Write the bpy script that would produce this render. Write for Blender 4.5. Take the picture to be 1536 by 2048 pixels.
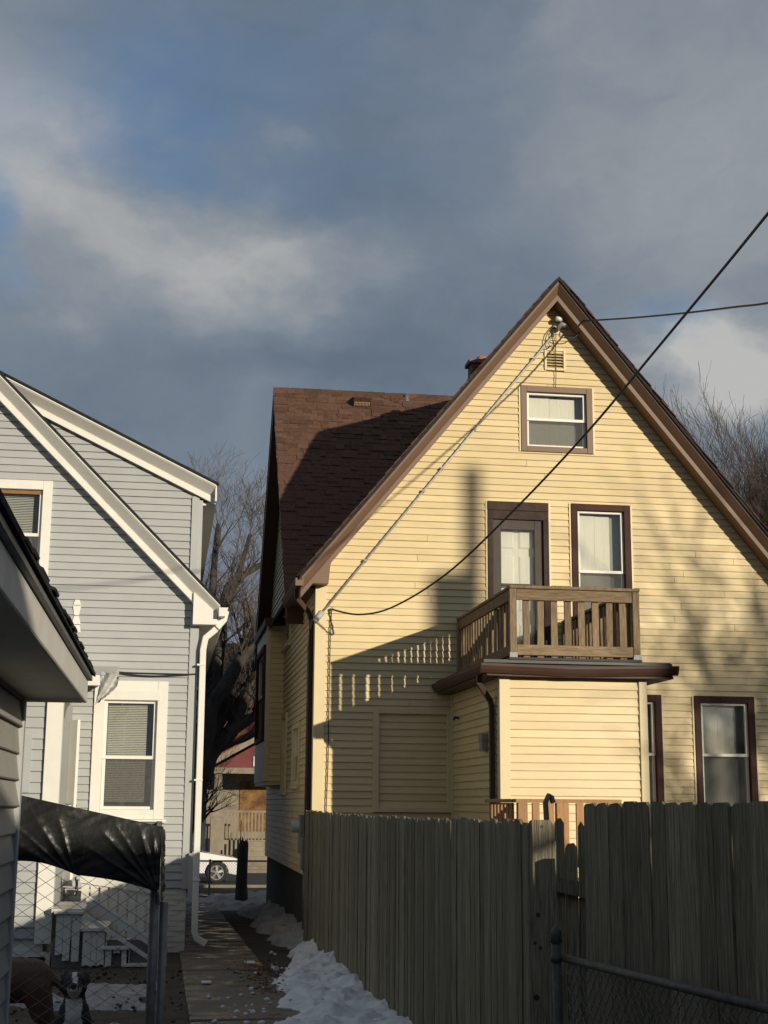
import bpy, bmesh, math, random
from mathutils import Vector, Matrix, Quaternion, noise
random.seed(7)
for o in list(bpy.data.objects): bpy.data.objects.remove(o)
S = bpy.context.scene
COL = S.collection
R = math.radians
# ------------------------------------------------------------------ camera
F = 2841.0; PW, PH = 1536, 2048
CAM = Vector((0, 0, 1.9)); YAW = R(8.58); PIT = R(11.65); ROLL = 0.0075
cf = Vector((math.sin(YAW)*math.cos(PIT), math.cos(YAW)*math.cos(PIT), math.sin(PIT)))
cr0 = Vector((math.cos(YAW), -math.sin(YAW), 0)); cu0 = cr0.cross(cf)
cr = cr0*math.cos(ROLL) + cu0*math.sin(ROLL); cu = cu0*math.cos(ROLL) - cr0*math.sin(ROLL)
cam = bpy.data.objects.new('camera', bpy.data.cameras.new('camera')); COL.objects.link(cam)
cam.matrix_world = Matrix(((cr.x, cu.x, -cf.x, CAM.x), (cr.y, cu.y, -cf.y, CAM.y), (cr.z, cu.z, -cf.z, CAM.z), (0, 0, 0, 1)))
cam.data.sensor_fit = 'VERTICAL'; cam.data.sensor_height = 24.0; cam.data.lens = F/PH*24.0
cam.data.clip_start = 0.1; cam.data.clip_end = 2000
S.camera = cam
# ------------------------------------------------------------------ sun and sky
SUN = Vector((1.86, -3.35, 0.685)).normalized()
sl = bpy.data.lights.new('sun', 'SUN'); sl.energy = 4.0; sl.angle = R(0.53); sl.color = (1.0, 0.885, 0.69)
so = bpy.data.objects.new('sun', sl); COL.objects.link(so)
so.rotation_euler = (-SUN).to_track_quat('-Z', 'Y').to_euler()
S.view_settings.view_transform = 'Standard'; S.view_settings.look = 'None'
S.view_settings.exposure = 0.08; S.view_settings.gamma = 1.0; S.view_settings.use_curve_mapping = False
W = bpy.data.worlds.new('World'); S.world = W; W.use_nodes = True
nt = W.node_tree; nt.nodes.clear()
SKYS = 0.1
def wn(t, **k):
    n = nt.nodes.new(t)
    for a, b in k.items(): setattr(n, a, b)
    return n
def wl(a, b): nt.links.new(a, b)
def ray(px, py):
    return (cf*F + cr*(px-PW/2) - cu*(py-PH/2)).normalized()
def build_world():
    out = wn('ShaderNodeOutputWorld'); bg = wn('ShaderNodeBackground'); bg.inputs[1].default_value = SKYS
    wl(bg.outputs[0], out.inputs[0])
    sky = wn('ShaderNodeTexSky', sky_type='NISHITA', sun_disc=False)
    sky.sun_elevation = math.asin(SUN.z); sky.sun_rotation = math.atan2(SUN.x, SUN.y); sky.air_density = 1.0; sky.dust_density = 0.6; sky.ozone_density = 2.0
    tc = wn('ShaderNodeTexCoord'); d = tc.outputs['Generated']
    def math_(op, a, b=None, clamp=False):
        n = wn('ShaderNodeMath', operation=op, use_clamp=clamp)
        for i, v in enumerate((a, b)):
            if v is None: continue
            if isinstance(v, (int, float)): n.inputs[i].default_value = v
            else: wl(v, n.inputs[i])
        return n.outputs[0]
    def nz(scale, detail, rough, vec=None, sz=1.0):
        mp = wn('ShaderNodeMapping'); mp.inputs['Scale'].default_value = (1, 1, sz); wl(vec or d, mp.inputs[0])
        n = wn('ShaderNodeTexNoise'); n.inputs['Scale'].default_value = scale; n.inputs['Detail'].default_value = detail
        n.inputs['Roughness'].default_value = rough; wl(mp.outputs[0], n.inputs['Vector']); return n
    # warp the direction so that every cloud edge is ragged
    w1 = nz(5.0, 6, 0.55, sz=1.6)
    sub = wn('ShaderNodeVectorMath', operation='SUBTRACT'); wl(w1.outputs['Color'], sub.inputs[0]); sub.inputs[1].default_value = (.5, .5, .5)
    scl = wn('ShaderNodeVectorMath', operation='SCALE'); wl(sub.outputs[0], scl.inputs[0]); scl.inputs['Scale'].default_value = 0.24
    add = wn('ShaderNodeVectorMath', operation='ADD'); wl(d, add.inputs[0]); wl(scl.outputs[0], add.inputs[1])
    wd = add.outputs[0]
    def blob(px, py, r, amp, sx=1.0):
        c = ray(px, py)
        s_ = wn('ShaderNodeVectorMath', operation='SUBTRACT'); wl(wd, s_.inputs[0]); s_.inputs[1].default_value = c
        a_ = wn('ShaderNodeVectorMath', operation='DOT_PRODUCT'); wl(s_.outputs[0], a_.inputs[0]); a_.inputs[1].default_value = cr/sx
        l_ = wn('ShaderNodeVectorMath', operation='DOT_PRODUCT'); wl(s_.outputs[0], l_.inputs[0]); l_.inputs[1].default_value = cu
        f_ = wn('ShaderNodeVectorMath', operation='DOT_PRODUCT'); wl(s_.outputs[0], f_.inputs[0]); f_.inputs[1].default_value = cf
        q = math_('ADD', math_('ADD', math_('MULTIPLY', a_.outputs['Value'], a_.outputs['Value']), math_('MULTIPLY', l_.outputs['Value'], l_.outputs['Value'])), math_('MULTIPLY', f_.outputs['Value'], f_.outputs['Value']))
        e = math_('POWER', 2.718, math_('MULTIPLY', q, -1.0/(r*r)))
        return math_('MULTIPLY', e, amp)
    # openings in the cloud deck
    g1 = nz(2.6, 5, 0.55, sz=1.8)
    opening = math_('MULTIPLY', math_('SUBTRACT', g1.outputs['Fac'], 0.54), 1.6)
    for b in ((330, 230, .05, .38, 1.6), (600, 290, .09, .26, 1.8), (660, 385, .025, .30, 2.2), (480, 60, .09, .16, 1.8), (1050, 160, .10, .12, 1.5), (-40, 440, .06, .9, .8), (900, 330, .09, .22, 1.4), (20, 560, .025, .25, 1.4), (1330, 650, .035, .75, 2.4), (1290, 570, .03, .35, 1.6), (250, 40, .06, .12, 2.0),
              (440, 520, .07, -.8, 1.5), (1250, 300, .12, -.4, 1.4), (300, 800, .10, -.5, 2.5), (1430, 790, .03, -.5, 1.6), (900, 620, .07, -.4, 1.5)):
        opening = math_('ADD', opening, blob(*b))
    mr = wn('ShaderNodeMapRange', interpolation_type='SMOOTHSTEP'); wl(opening, mr.inputs['Value'])
    mr.inputs['From Min'].default_value = 0.0; mr.inputs['From Max'].default_value = 0.95; mr.inputs['To Max'].default_value = .72
    # cloud brightness
    g2 = nz(3.2, 7, 0.5, vec=wd, sz=1.7)
    br = math_('ADD', math_('MULTIPLY', math_('SUBTRACT', g2.outputs['Fac'], 0.5), 0.62), 0.45)
    g3 = nz(11.0, 6, 0.6, vec=wd, sz=1.5)
    br = math_('ADD', br, math_('MULTIPLY', math_('SUBTRACT', g3.outputs['Fac'], 0.5), 0.30))
    for b in ((430, 480, .060, .44, 1.8), (640, 540, .05, .28, 1.5), (1460, 740, .045, .75, 1.4), (60, 330, .06, .32, .9), (60, 130, .08, .14, 1.2), (1340, 330, .10, .28, 1.3), (250, 760, .08, -.18, 3.0), (620, 700, .07, -.06, 2.0), (860, 480, .10, -.14, 1.5), (1300, 480, .08, -.08, 1.5), (60, 650, .025, .2, 2.0)):
        br = math_('ADD', br, blob(*b))
    cr_ = wn('ShaderNodeValToRGB'); wl(br, cr_.inputs[0])
    e = cr_.color_ramp.elements
    k = 1/SKYS
    def cc(v): return (v[0], v[1], v[2], 1)
    e[0].position = 0.12; e[0].color = cc((.092, .126, .170)); e[1].position = 0.98; e[1].color = cc((.46, .46, .45))
    m1 = e.new(0.42); m1.color = cc((.165, .205, .258)); m2 = e.new(0.68); m2.color = cc((.265, .292, .322))
    sc = wn('ShaderNodeVectorMath', operation='SCALE'); wl(cr_.outputs[0], sc.inputs[0]); sc.inputs['Scale'].default_value = k
    tint = wn('ShaderNodeMix', data_type='RGBA', blend_type='MULTIPLY'); tint.inputs['Factor'].default_value = 1
    wl(sky.outputs[0], tint.inputs['A']); tint.inputs['B'].default_value = (.80, .95, 1.12, 1)
    mix = wn('ShaderNodeMix', data_type='RGBA'); wl(mr.outputs[0], mix.inputs['Factor'])
    wl(sc.outputs[0], mix.inputs['A']); wl(tint.outputs['Result'], mix.inputs['B'])
    wl(mix.outputs['Result'], bg.inputs[0])
build_world()

# ------------------------------------------------------------------ pixel helpers: a pixel gives a direction, the plane it lies on gives the distance
def atY(px, py, Y):
    r = ray(px, py); return CAM + r*((Y-CAM.y)/r.y)
def atX(px, py, X):
    r = ray(px, py); return CAM + r*((X-CAM.x)/r.x)
def atZ(px, py, Z):
    r = ray(px, py); return CAM + r*((Z-CAM.z)/r.z)
def atP(px, py, p0, n):
    r = ray(px, py); return CAM + r*((p0-CAM).dot(n)/r.dot(n))
def gz(Y):
    if Y < 9: return 0.25
    if Y < 19.4: return 0.25*(1-(Y-9)/10.4)
    if Y < 44: return -0.58*(Y-19.4)/24.6
    return -0.58

# ------------------------------------------------------------------ materials
MATS = {}
def mat(name, col, rough=0.6, metal=0.0, var=0.12, scale=6.0, stretch=(1, 1, 1), bump=0.0, bscale=None, rnd=0.0, spec=0.5, col2=None, dark=None, dscale=1.5, damt=0.0, coat=0.0, wet=0.0, d0=.5, d1=.72):
    """principled with noise colour variation, optional second colour, per-object variation, stains and fine relief"""
    m = bpy.data.materials.new(name); m.use_nodes = True; t = m.node_tree; N = t.nodes; L = t.links
    b = N['Principled BSDF']; b.inputs['Roughness'].default_value = rough; b.inputs['Metallic'].default_value = metal
    b.inputs['Specular IOR Level'].default_value = spec
    if coat: b.inputs['Coat Weight'].default_value = coat; b.inputs['Coat Roughness'].default_value = .08
    tc = N.new('ShaderNodeTexCoord'); mp = N.new('ShaderNodeMapping'); mp.inputs['Scale'].default_value = stretch
    oi = N.new('ShaderNodeObjectInfo')
    off = N.new('ShaderNodeVectorMath'); off.operation = 'ADD'; sc = N.new('ShaderNodeVectorMath'); sc.operation = 'SCALE'
    cmb = N.new('ShaderNodeCombineXYZ'); L.new(oi.outputs['Random'], cmb.inputs[0]); L.new(oi.outputs['Random'], cmb.inputs[1]); L.new(oi.outputs['Random'], cmb.inputs[2])
    L.new(cmb.outputs[0], sc.inputs[0]); sc.inputs['Scale'].default_value = 37.0 if rnd else 0.0
    L.new(tc.outputs['Object'], off.inputs[0]); L.new(sc.outputs[0], off.inputs[1]); L.new(off.outputs[0], mp.inputs[0])
    n = N.new('ShaderNodeTexNoise'); n.inputs['Scale'].default_value = scale; n.inputs['Detail'].default_value = 8; n.inputs['Roughness'].default_value = .62
    L.new(mp.outputs[0], n.inputs['Vector'])
    r = N.new('ShaderNodeValToRGB'); L.new(n.outputs['Fac'], r.inputs[0])
    c2 = col2 if col2 else tuple(c*(1+var) for c in col)
    c1 = tuple(c*(1-var) for c in col) if not col2 else col
    r.color_ramp.elements[0].position = .32; r.color_ramp.elements[0].color = (*c1, 1); r.color_ramp.elements[1].position = .68; r.color_ramp.elements[1].color = (*c2, 1)
    outc = r.outputs[0]
    if damt:
        n2 = N.new('ShaderNodeTexNoise'); n2.inputs['Scale'].default_value = dscale; n2.inputs['Detail'].default_value = 7; L.new(off.outputs[0], n2.inputs['Vector'])
        mr = N.new('ShaderNodeMapRange'); L.new(n2.outputs['Fac'], mr.inputs[0]); mr.inputs[1].default_value = d0; mr.inputs[2].default_value = d1; mr.inputs[4].default_value = damt
        mx = N.new('ShaderNodeMix'); mx.data_type = 'RGBA'; L.new(mr.outputs[0], mx.inputs['Factor']); L.new(outc, mx.inputs['A'])
        if wet:
            rg = N.new('ShaderNodeMapRange'); L.new(mr.outputs[0], rg.inputs[0]); rg.inputs[2].default_value = damt; rg.inputs[3].default_value = rough; rg.inputs[4].default_value = wet; L.new(rg.outputs[0], b.inputs['Roughness']); mx.inputs['B'].default_value = (*dark, 1); outc = mx.outputs['Result']
    if rnd:
        hsv = N.new('ShaderNodeHueSaturation'); L.new(outc, hsv.inputs['Color'])
        mr = N.new('ShaderNodeMapRange'); L.new(oi.outputs['Random'], mr.inputs[0]); mr.inputs[3].default_value = 1-rnd; mr.inputs[4].default_value = 1+rnd
        L.new(mr.outputs[0], hsv.inputs['Value']); outc = hsv.outputs[0]
    L.new(outc, b.inputs['Base Color'])
    if bump:
        n3 = N.new('ShaderNodeTexNoise'); n3.inputs['Scale'].default_value = bscale or scale*3; n3.inputs['Detail'].default_value = 6; L.new(mp.outputs[0], n3.inputs['Vector'])
        bp = N.new('ShaderNodeBump'); bp.inputs['Strength'].default_value = bump; bp.inputs['Distance'].default_value = .02; L.new(n3.outputs['Fac'], bp.inputs['Height']); L.new(bp.outputs[0], b.inputs['Normal'])
    MATS[name] = m; return m
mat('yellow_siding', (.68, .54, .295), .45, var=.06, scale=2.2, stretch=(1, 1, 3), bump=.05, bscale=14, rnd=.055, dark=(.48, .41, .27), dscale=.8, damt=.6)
mat('siding_lip_shade', (.43, .34, .19), .8, var=.25, scale=4)  # darker brown for the lap line: shade and grime put into the colour
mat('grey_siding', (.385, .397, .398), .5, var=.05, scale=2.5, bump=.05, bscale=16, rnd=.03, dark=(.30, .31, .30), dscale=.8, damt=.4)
mat('grey_lip_shade', (.12, .12, .115), .8, var=.2)  # same painted lap shade for the grey boards
mat('garage_siding', (.33, .32, .29), .5, var=.07, scale=4, rnd=.04, bump=.06, dark=(.22, .21, .18), dscale=2.5, damt=.5)
mat('white_paint', (.74, .72, .66), .45, var=.04, scale=5, bump=.06, dark=(.48, .45, .38), dscale=3.0, damt=.65)
mat('old_white_paint', (.62, .60, .55), .6, var=.08, scale=6, bump=.15, dark=(.30, .28, .25), dscale=5, damt=.8)
mat('cream_trim', (.68, .56, .325), .42, var=.04, scale=4, dark=(.5, .42, .26), damt=.3)
mat('tan_metal', (.165, .096, .058), .55, var=.06, scale=3, dark=(.2, .12, .08), damt=.4)
mat('brown_paint', (.062, .030, .024), .65, var=.12, scale=7, bump=.08, spec=.15)
mat('door_frame_paint', (.085, .072, .062), .65, var=.1, scale=7, bump=.08, spec=.15)
mat('peeling_paint', (.062, .042, .036), .8, var=.2, scale=9, bump=.3, dark=(.42, .34, .25), dscale=20, damt=.30, spec=.15)
mat('brown_gutter', (.075, .042, .032), .5, var=.1, scale=4, spec=.2)
mat('shingle_brown', (.118, .066, .047), .95, var=.28, scale=26, rnd=.22, bump=.6, bscale=90, spec=.1)
mat('shingle_black', (.028, .028, .029), .95, var=.3, scale=26, rnd=.2, bump=.5, bscale=120, spec=.15)
mat('weathered_wood', (.130, .114, .078), .9, col2=(.41, .36, .255), scale=9, stretch=(11, 11, .45), bump=1.0, bscale=14, rnd=.24, spec=.15, dark=(.055, .050, .038), dscale=2.6, damt=.8)
mat('deck_wood', (.15, .105, .062), .8, col2=(.30, .22, .14), scale=7, stretch=(7, 7, .9), bump=.5, bscale=14, rnd=.16, spec=.2, dark=(.13, .095, .065), dscale=4, damt=.7)
mat('new_wood', (.33, .17, .07), .75, col2=(.46, .26, .12), scale=8, stretch=(7, 7, .8), bump=.3, rnd=.12)
mat('foundation_dark', (.045, .043, .042), .9, var=.35, scale=5, bump=.5, bscale=12)
mat('concrete', (.125, .104, .080), .85, var=.3, scale=2.4, bump=.25, bscale=40, dark=(.040, .033, .027), dscale=2.2, damt=.95, spec=.5, wet=.16, d0=.42, d1=.60)
mat('dirt', (.060, .050, .040), .95, var=.45, scale=2.2, bump=.6, bscale=30, dark=(.028, .024, .02), dscale=.6, damt=.8, spec=.2)
mat('snow', (.66, .66, .67), .75, var=.08, scale=6, bump=.35, bscale=55, dark=(.30, .28, .25), dscale=2.6, damt=.8)
mat('dirty_snow', (.30, .29, .28), .8, var=.25, scale=5, bump=.8, bscale=26, dark=(.10, .09, .08), dscale=3, damt=.9)
mat('asphalt', (.05, .05, .052), .9, var=.25, scale=8, bump=.3, bscale=80)
mat('galvanised', (.30, .31, .315), .45, metal=.8, var=.18, scale=12)
mat('galvanised_dull', (.20, .205, .205), .55, metal=.6, var=.22, scale=16, bump=.1)
mat('wire', (.27, .27, .255), .5, metal=.5, var=.15, scale=20)
mat('wire_dark', (.17, .165, .15), .6, metal=.3, var=.2, scale=20)
mat('black_cable', (.018, .018, .018), .5, var=.2)
mat('grey_cable', (.42, .43, .40), .5, var=.12, scale=3)
mat('bark', (.048, .041, .037), .95, var=.35, scale=9, stretch=(1, 1, .3), bump=.8, bscale=20)
mat('twig', (.095, .070, .056), .9, var=.25, scale=3)
mat('brick_red', (.20, .062, .045), .9, var=.25, scale=9, rnd=.25, bump=.4)
mat('red_paint', (.13, .014, .017), .6, var=.15)
mat('porch_stone', (.24, .205, .15), .85, var=.18, scale=3, bump=.2)
mat('osb', (.09, .04, .015), .8, col2=(.27, .14, .045), scale=3.2, bump=.3)
mat('old_pipe', (.10, .10, .092), .65, metal=.25, var=.3, scale=18, bump=.2, dark=(.09, .06, .04), dscale=8, damt=.6, spec=.3)
mat('car_paint', (.78, .78, .77), .22, var=.02, coat=.8)
mat('rubber', (.022, .022, .022), .8, var=.2, bump=.2)
mat('alloy', (.58, .58, .58), .3, metal=.85, var=.05)
mat('dark_metal', (.03, .03, .032), .5, var=.2)
mat('lamp_glass', (.55, .56, .58), .1, var=.05)
mat('meter_grey', (.24, .245, .24), .5, var=.08)
mat('clay_pot', (.42, .15, .075), .8, var=.15)
mat('mortar', (.17, .13, .105), .9, var=.3, scale=8, bump=.4)
mat('blind', (.64, .63, .55), .6, var=.04)
mat('curtain', (.80, .77, .68), .8, var=.05, scale=3, stretch=(6, 6, .5), bump=.2)
mat('room', (.16, .16, .155), .9, var=.1)
mat('plastic_bag', (.42, .42, .39), .45, var=.06)
mat('litter', (.7, .7, .68), .6, var=.05)
mat('raw_wood', (.30, .16, .08), .8, col2=(.16, .075, .04), scale=6, stretch=(.8, 5, 5), bump=.3)
mat('rust', (.26, .10, .04), .85, var=.4, scale=18, bump=.2)
mat('roof_membrane', (.035, .034, .033), .7, var=.2, scale=5, bump=.2)
mat('dead_leaves', (.15, .055, .028), .95, var=.6, scale=30, bump=.8)

def tarp_mat():
    m = mat('tarp', (.013, .014, .015), .33, var=.2, scale=8, bump=.10, bscale=40, spec=.35)
tarp_mat()
def glass_mat():
    m = bpy.data.materials.new('glass'); m.use_nodes = True; t = m.node_tree; N = t.nodes; L = t.links; N.clear()
    o = N.new('ShaderNodeOutputMaterial'); mx = N.new('ShaderNodeMixShader'); tr = N.new('ShaderNodeBsdfTransparent'); gl = N.new('ShaderNodeBsdfGlossy')
    gl.inputs['Roughness'].default_value = .03; tr.inputs[0].default_value = (.97, .98, .97, 1)
    fr = N.new('ShaderNodeFresnel'); fr.inputs[0].default_value = 1.5
    ml = N.new('ShaderNodeMath'); ml.operation = 'MULTIPLY_ADD'; L.new(fr.outputs[0], ml.inputs[0]); ml.inputs[1].default_value = 1.0; ml.inputs[2].default_value = .05
    L.new(ml.outputs[0], mx.inputs[0]); L.new(tr.outputs[0], mx.inputs[1]); L.new(gl.outputs[0], mx.inputs[2]); L.new(mx.outputs[0], o.inputs[0])
    MATS['glass'] = m
glass_mat()
def screen_mat():
    m = bpy.data.materials.new('screen'); m.use_nodes = True; t = m.node_tree; N = t.nodes; L = t.links; N.clear()
    o = N.new('ShaderNodeOutputMaterial'); mx = N.new('ShaderNodeMixShader'); mx.inputs[0].default_value = .30
    tr = N.new('ShaderNodeBsdfTransparent'); df = N.new('ShaderNodeBsdfDiffuse'); n = N.new('ShaderNodeTexNoise'); n.inputs['Scale'].default_value = 5
    r = N.new('ShaderNodeValToRGB'); r.color_ramp.elements[0].color = (.10, .10, .10, 1); r.color_ramp.elements[1].color = (.17, .17, .165, 1); L.new(n.outputs['Fac'], r.inputs[0]); L.new(r.outputs[0], df.inputs[0])
    L.new(tr.outputs[0], mx.inputs[1]); L.new(df.outputs[0], mx.inputs[2]); L.new(mx.outputs[0], o.inputs[0]); MATS['screen'] = m
screen_mat()
def attr_mat(name, rough=.7, bump=.3):
    m = bpy.data.materials.new(name); m.use_nodes = True; t = m.node_tree; N = t.nodes; L = t.links; b = N['Principled BSDF']; b.inputs['Roughness'].default_value = rough
    a = N.new('ShaderNodeAttribute'); a.attribute_name = 'coat'; n = N.new('ShaderNodeTexNoise'); n.inputs['Scale'].default_value = 60; n.inputs['Detail'].default_value = 5
    mx = N.new('ShaderNodeMix'); mx.data_type = 'RGBA'; mx.blend_type = 'MULTIPLY'; mx.inputs['Factor'].default_value = .5
    L.new(a.outputs['Color'], mx.inputs['A']); L.new(n.outputs['Fac'], mx.inputs['B']); L.new(mx.outputs['Result'], b.inputs['Base Color'])
    bp = N.new('ShaderNodeBump'); bp.inputs['Strength'].default_value = bump; bp.inputs['Distance'].default_value = .01; L.new(n.outputs['Fac'], bp.inputs['Height']); L.new(bp.outputs[0], b.inputs['Normal'])
    MATS[name] = m
attr_mat('dog_coat')

# ------------------------------------------------------------------ mesh helpers
WL = {}            # world location of every parent
class MB:
    def __init__(s): s.v = []; s.f = []; s.m = []
    def add(s, vs, fs, mi=0):
        k = len(s.v); s.v += [tuple(v) for v in vs]; s.f += [tuple(i+k for i in f) for f in fs]; s.m += [mi]*len(fs); return s
    def box(s, x0, x1, y0, y1, z0, z1, mi=0):
        vs = [(x, y, z) for z in (z0, z1) for y in (y0, y1) for x in (x0, x1)]
        return s.add(vs, [(0, 2, 3, 1), (4, 5, 7, 6), (0, 1, 5, 4), (2, 6, 7, 3), (0, 4, 6, 2), (1, 3, 7, 5)], mi)
    def hexa(s, a, b, mi=0):                      # a: 4 points, b: 4 points opposite
        return s.add(list(a)+list(b), [(3, 2, 1, 0), (4, 5, 6, 7), (0, 1, 5, 4), (1, 2, 6, 5), (2, 3, 7, 6), (3, 0, 4, 7)], mi)
    def prism(s, poly, off, mi=0):                # poly: 3D points, extruded by off
        n = len(poly); off = Vector(off); p = [Vector(q) for q in poly]; q = [x+off for x in p]
        return s.add(p+q, [tuple(range(n-1, -1, -1)), tuple(range(n, 2*n))]+[(i, (i+1) % n, n+(i+1) % n, n+i) for i in range(n)], mi)
    def tube(s, pts, rad, sides=6, mi=0, cap=True):
        pts = [Vector(p) for p in pts]; n = len(pts)
        rs = rad if isinstance(rad, (list, tuple)) else [rad]*n
        k = len(s.v); prev = None
        for i in range(n):
            d = (pts[min(i+1, n-1)]-pts[max(i-1, 0)]).normalized()
            a = prev if prev is not None else (Vector((0, 0, 1)) if abs(d.z) < .9 else Vector((1, 0, 0)))
            a = (a - d*a.dot(d)).normalized(); b = d.cross(a); prev = a
            for j in range(sides):
                t = 2*math.pi*j/sides; s.v.append(tuple(pts[i]+(a*math.cos(t)+b*math.sin(t))*rs[i]))
        for i in range(n-1):
            for j in range(sides):
                j2 = (j+1) % sides; s.f.append((k+i*sides+j, k+i*sides+j2, k+(i+1)*sides+j2, k+(i+1)*sides+j)); s.m.append(mi)
        if cap:
            s.f.append(tuple(k+j for j in range(sides-1, -1, -1))); s.m.append(mi)
            s.f.append(tuple(k+(n-1)*sides+j for j in range(sides))); s.m.append(mi)
        return s
    def strip(s, pts, w, t, side, mi=0):          # rectangular pipe along pts, width axis 'side'
        pts = [Vector(p) for p in pts]; n = len(pts); side = Vector(side).normalized(); k = len(s.v)
        for i in range(n):
            d1 = (pts[min(i+1, n-1)]-pts[i]); d0 = (pts[i]-pts[max(i-1, 0)])
            d = ((d0.normalized() if d0.length > 0 else Vector()) + (d1.normalized() if d1.length > 0 else Vector())).normalized()
            u = d.cross(side).normalized()
            for a, b in ((-1, -1), (1, -1), (1, 1), (-1, 1)): s.v.append(tuple(pts[i]+side*a*w/2+u*b*t/2))
        for i in range(n-1):
            for j in range(4):
                j2 = (j+1) % 4; s.f.append((k+i*4+j, k+i*4+j2, k+i*4+4+j2, k+i*4+4+j)); s.m.append(mi)
        s.f.append((k+3, k+2, k+1, k)); s.m.append(mi); e = k+(n-1)*4; s.f.append((e, e+1, e+2, e+3)); s.m.append(mi)
        return s
    def mesh(s, name, mats, org=(0, 0, 0), smooth=False):
        me = bpy.data.meshes.new(name); o = Vector(org)
        me.from_pydata([tuple(Vector(v)-o) for v in s.v], [], s.f)
        for mm in (mats if isinstance(mats, (list, tuple)) else [mats]): me.materials.append(MATS[mm])
        for p, i in zip(me.polygons, s.m): p.material_index = i; p.use_smooth = smooth
        bm = bmesh.new(); bm.from_mesh(me); bmesh.ops.recalc_face_normals(bm, faces=bm.faces); bm.to_mesh(me); bm.free()
        me.update(); return me
    def obj(s, name, mats, parent=None, smooth=False, label=None, org=None):
        o0 = WL[parent.name] if parent else Vector(org or (0, 0, 0))
        o = bpy.data.objects.new(name, s.mesh(name, mats, o0, smooth)); COL.objects.link(o)
        if parent: o.parent = parent
        else: o.location = o0
        WL[o.name] = Vector(o0)
        if label: o['label'] = label
        return o
def tag(o, label=None, cat=None, group=None, kind=None):
    for k, v in (('label', label), ('category', cat), ('group', group), ('kind', kind)):
        if v: o[k] = v
    return o
def thing(name, loc, label, cat, group=None):
    o = bpy.data.objects.new(name, None); COL.objects.link(o); o.location = loc; o.empty_display_size = .2; WL[o.name] = Vector(loc)
    return tag(o, label, cat, group)
def place(name, me, parent, M):                    # a copy that shares mesh data
    o = bpy.data.objects.new(name, me); COL.objects.link(o); o.parent = parent
    o.matrix_local = Matrix.Translation(-WL[parent.name]) @ M if parent else M
    return o
def bevel(o, w=.004, seg=1):
    m = o.modifiers.new('bevel', 'BEVEL'); m.width = w; m.segments = seg; m.limit_method = 'ANGLE'; return o
# a wall frame: u along the wall, n outwards, z up
class Wall:
    def __init__(s, axis, at, sign=-1): s.axis, s.at, s.sg = axis, at, sign
    def p(s, u, n, z):
        return (u, s.at+s.sg*n, z) if s.axis == 'Y' else (s.at+s.sg*n, u, z)
    def box(s, mb, u0, u1, n0, n1, z0, z1, mi=0):
        a = s.p(u0, n0, z0); b = s.p(u1, n1, z1)
        return mb.box(min(a[0], b[0]), max(a[0], b[0]), min(a[1], b[1]), max(a[1], b[1]), z0, z1, mi)
def siding(part_name, house, wall, lo, hi, z0, z1, ex, holes, mats, wallmat, lip=.02, seams=0, th=.10, boards=True, rnd=random.Random(3), zoff=0):
    """every course is a clapboard of its own; behind it a wall core with the real openings"""
    core = MB(); L = []
    n = int((z1-z0)/ex+.999)
    for i in range(n):
        a = z0+i*ex; b = min(a+ex, z1); mid = (a+b)/2
        segs = [[lo(a), lo(b), hi(a), hi(b)]]
        for (h0, h1, hz0, hz1) in holes:
            if mid > hz0 and mid < hz1:
                new = []
                for s in segs:
                    if h1 <= min(s[0], s[1]) or h0 >= max(s[2], s[3]): new.append(s); continue
                    if h0 > max(s[0], s[1]): new.append([s[0], s[1], h0, h0])
                    if h1 < min(s[2], s[3]): new.append([h1, h1, s[2], s[3]])
                segs = new
        for s in segs:
            if s[2]-s[0] < .02: continue
            if s[3] < s[1]: s[3] = s[1] = (s[1]+s[3])/2
            P = wall.p
            core.hexa([P(s[0], 0, a), P(s[2], 0, a), P(s[3], 0, b), P(s[1], 0, b)], [P(s[0], -th, a), P(s[2], -th, a), P(s[3], -th, b), P(s[1], -th, b)])
            pcs = [s]
            if seams and s[2]-s[0] > 2.2 and rnd.random() < seams:
                c = s[0]+(s[2]-s[0])*rnd.uniform(.25, .75); pcs = [[s[0], s[1], c-.003, c-.003], [c+.003, c+.003, s[2], s[3]]]
            for q in pcs: L.append((q, a, b))
    part = core.obj(part_name, wallmat, house)
    if boards:
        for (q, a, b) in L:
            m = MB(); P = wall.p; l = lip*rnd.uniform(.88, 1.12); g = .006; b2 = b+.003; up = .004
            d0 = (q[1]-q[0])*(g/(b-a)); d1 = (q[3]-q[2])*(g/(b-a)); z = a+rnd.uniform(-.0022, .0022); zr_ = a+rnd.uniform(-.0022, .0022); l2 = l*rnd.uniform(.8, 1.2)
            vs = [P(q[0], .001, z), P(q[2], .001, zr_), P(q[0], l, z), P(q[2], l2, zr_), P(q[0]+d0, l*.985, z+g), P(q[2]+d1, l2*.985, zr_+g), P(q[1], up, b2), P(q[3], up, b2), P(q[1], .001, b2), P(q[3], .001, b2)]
            m.add(vs, [(0, 1, 3, 2), (2, 3, 5, 4)], 1)  # underside and lowest edge painted darker, standing in for the lap shadow line
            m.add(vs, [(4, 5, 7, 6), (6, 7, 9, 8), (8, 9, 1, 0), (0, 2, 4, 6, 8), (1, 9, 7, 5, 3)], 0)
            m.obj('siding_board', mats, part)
    return part
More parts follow.
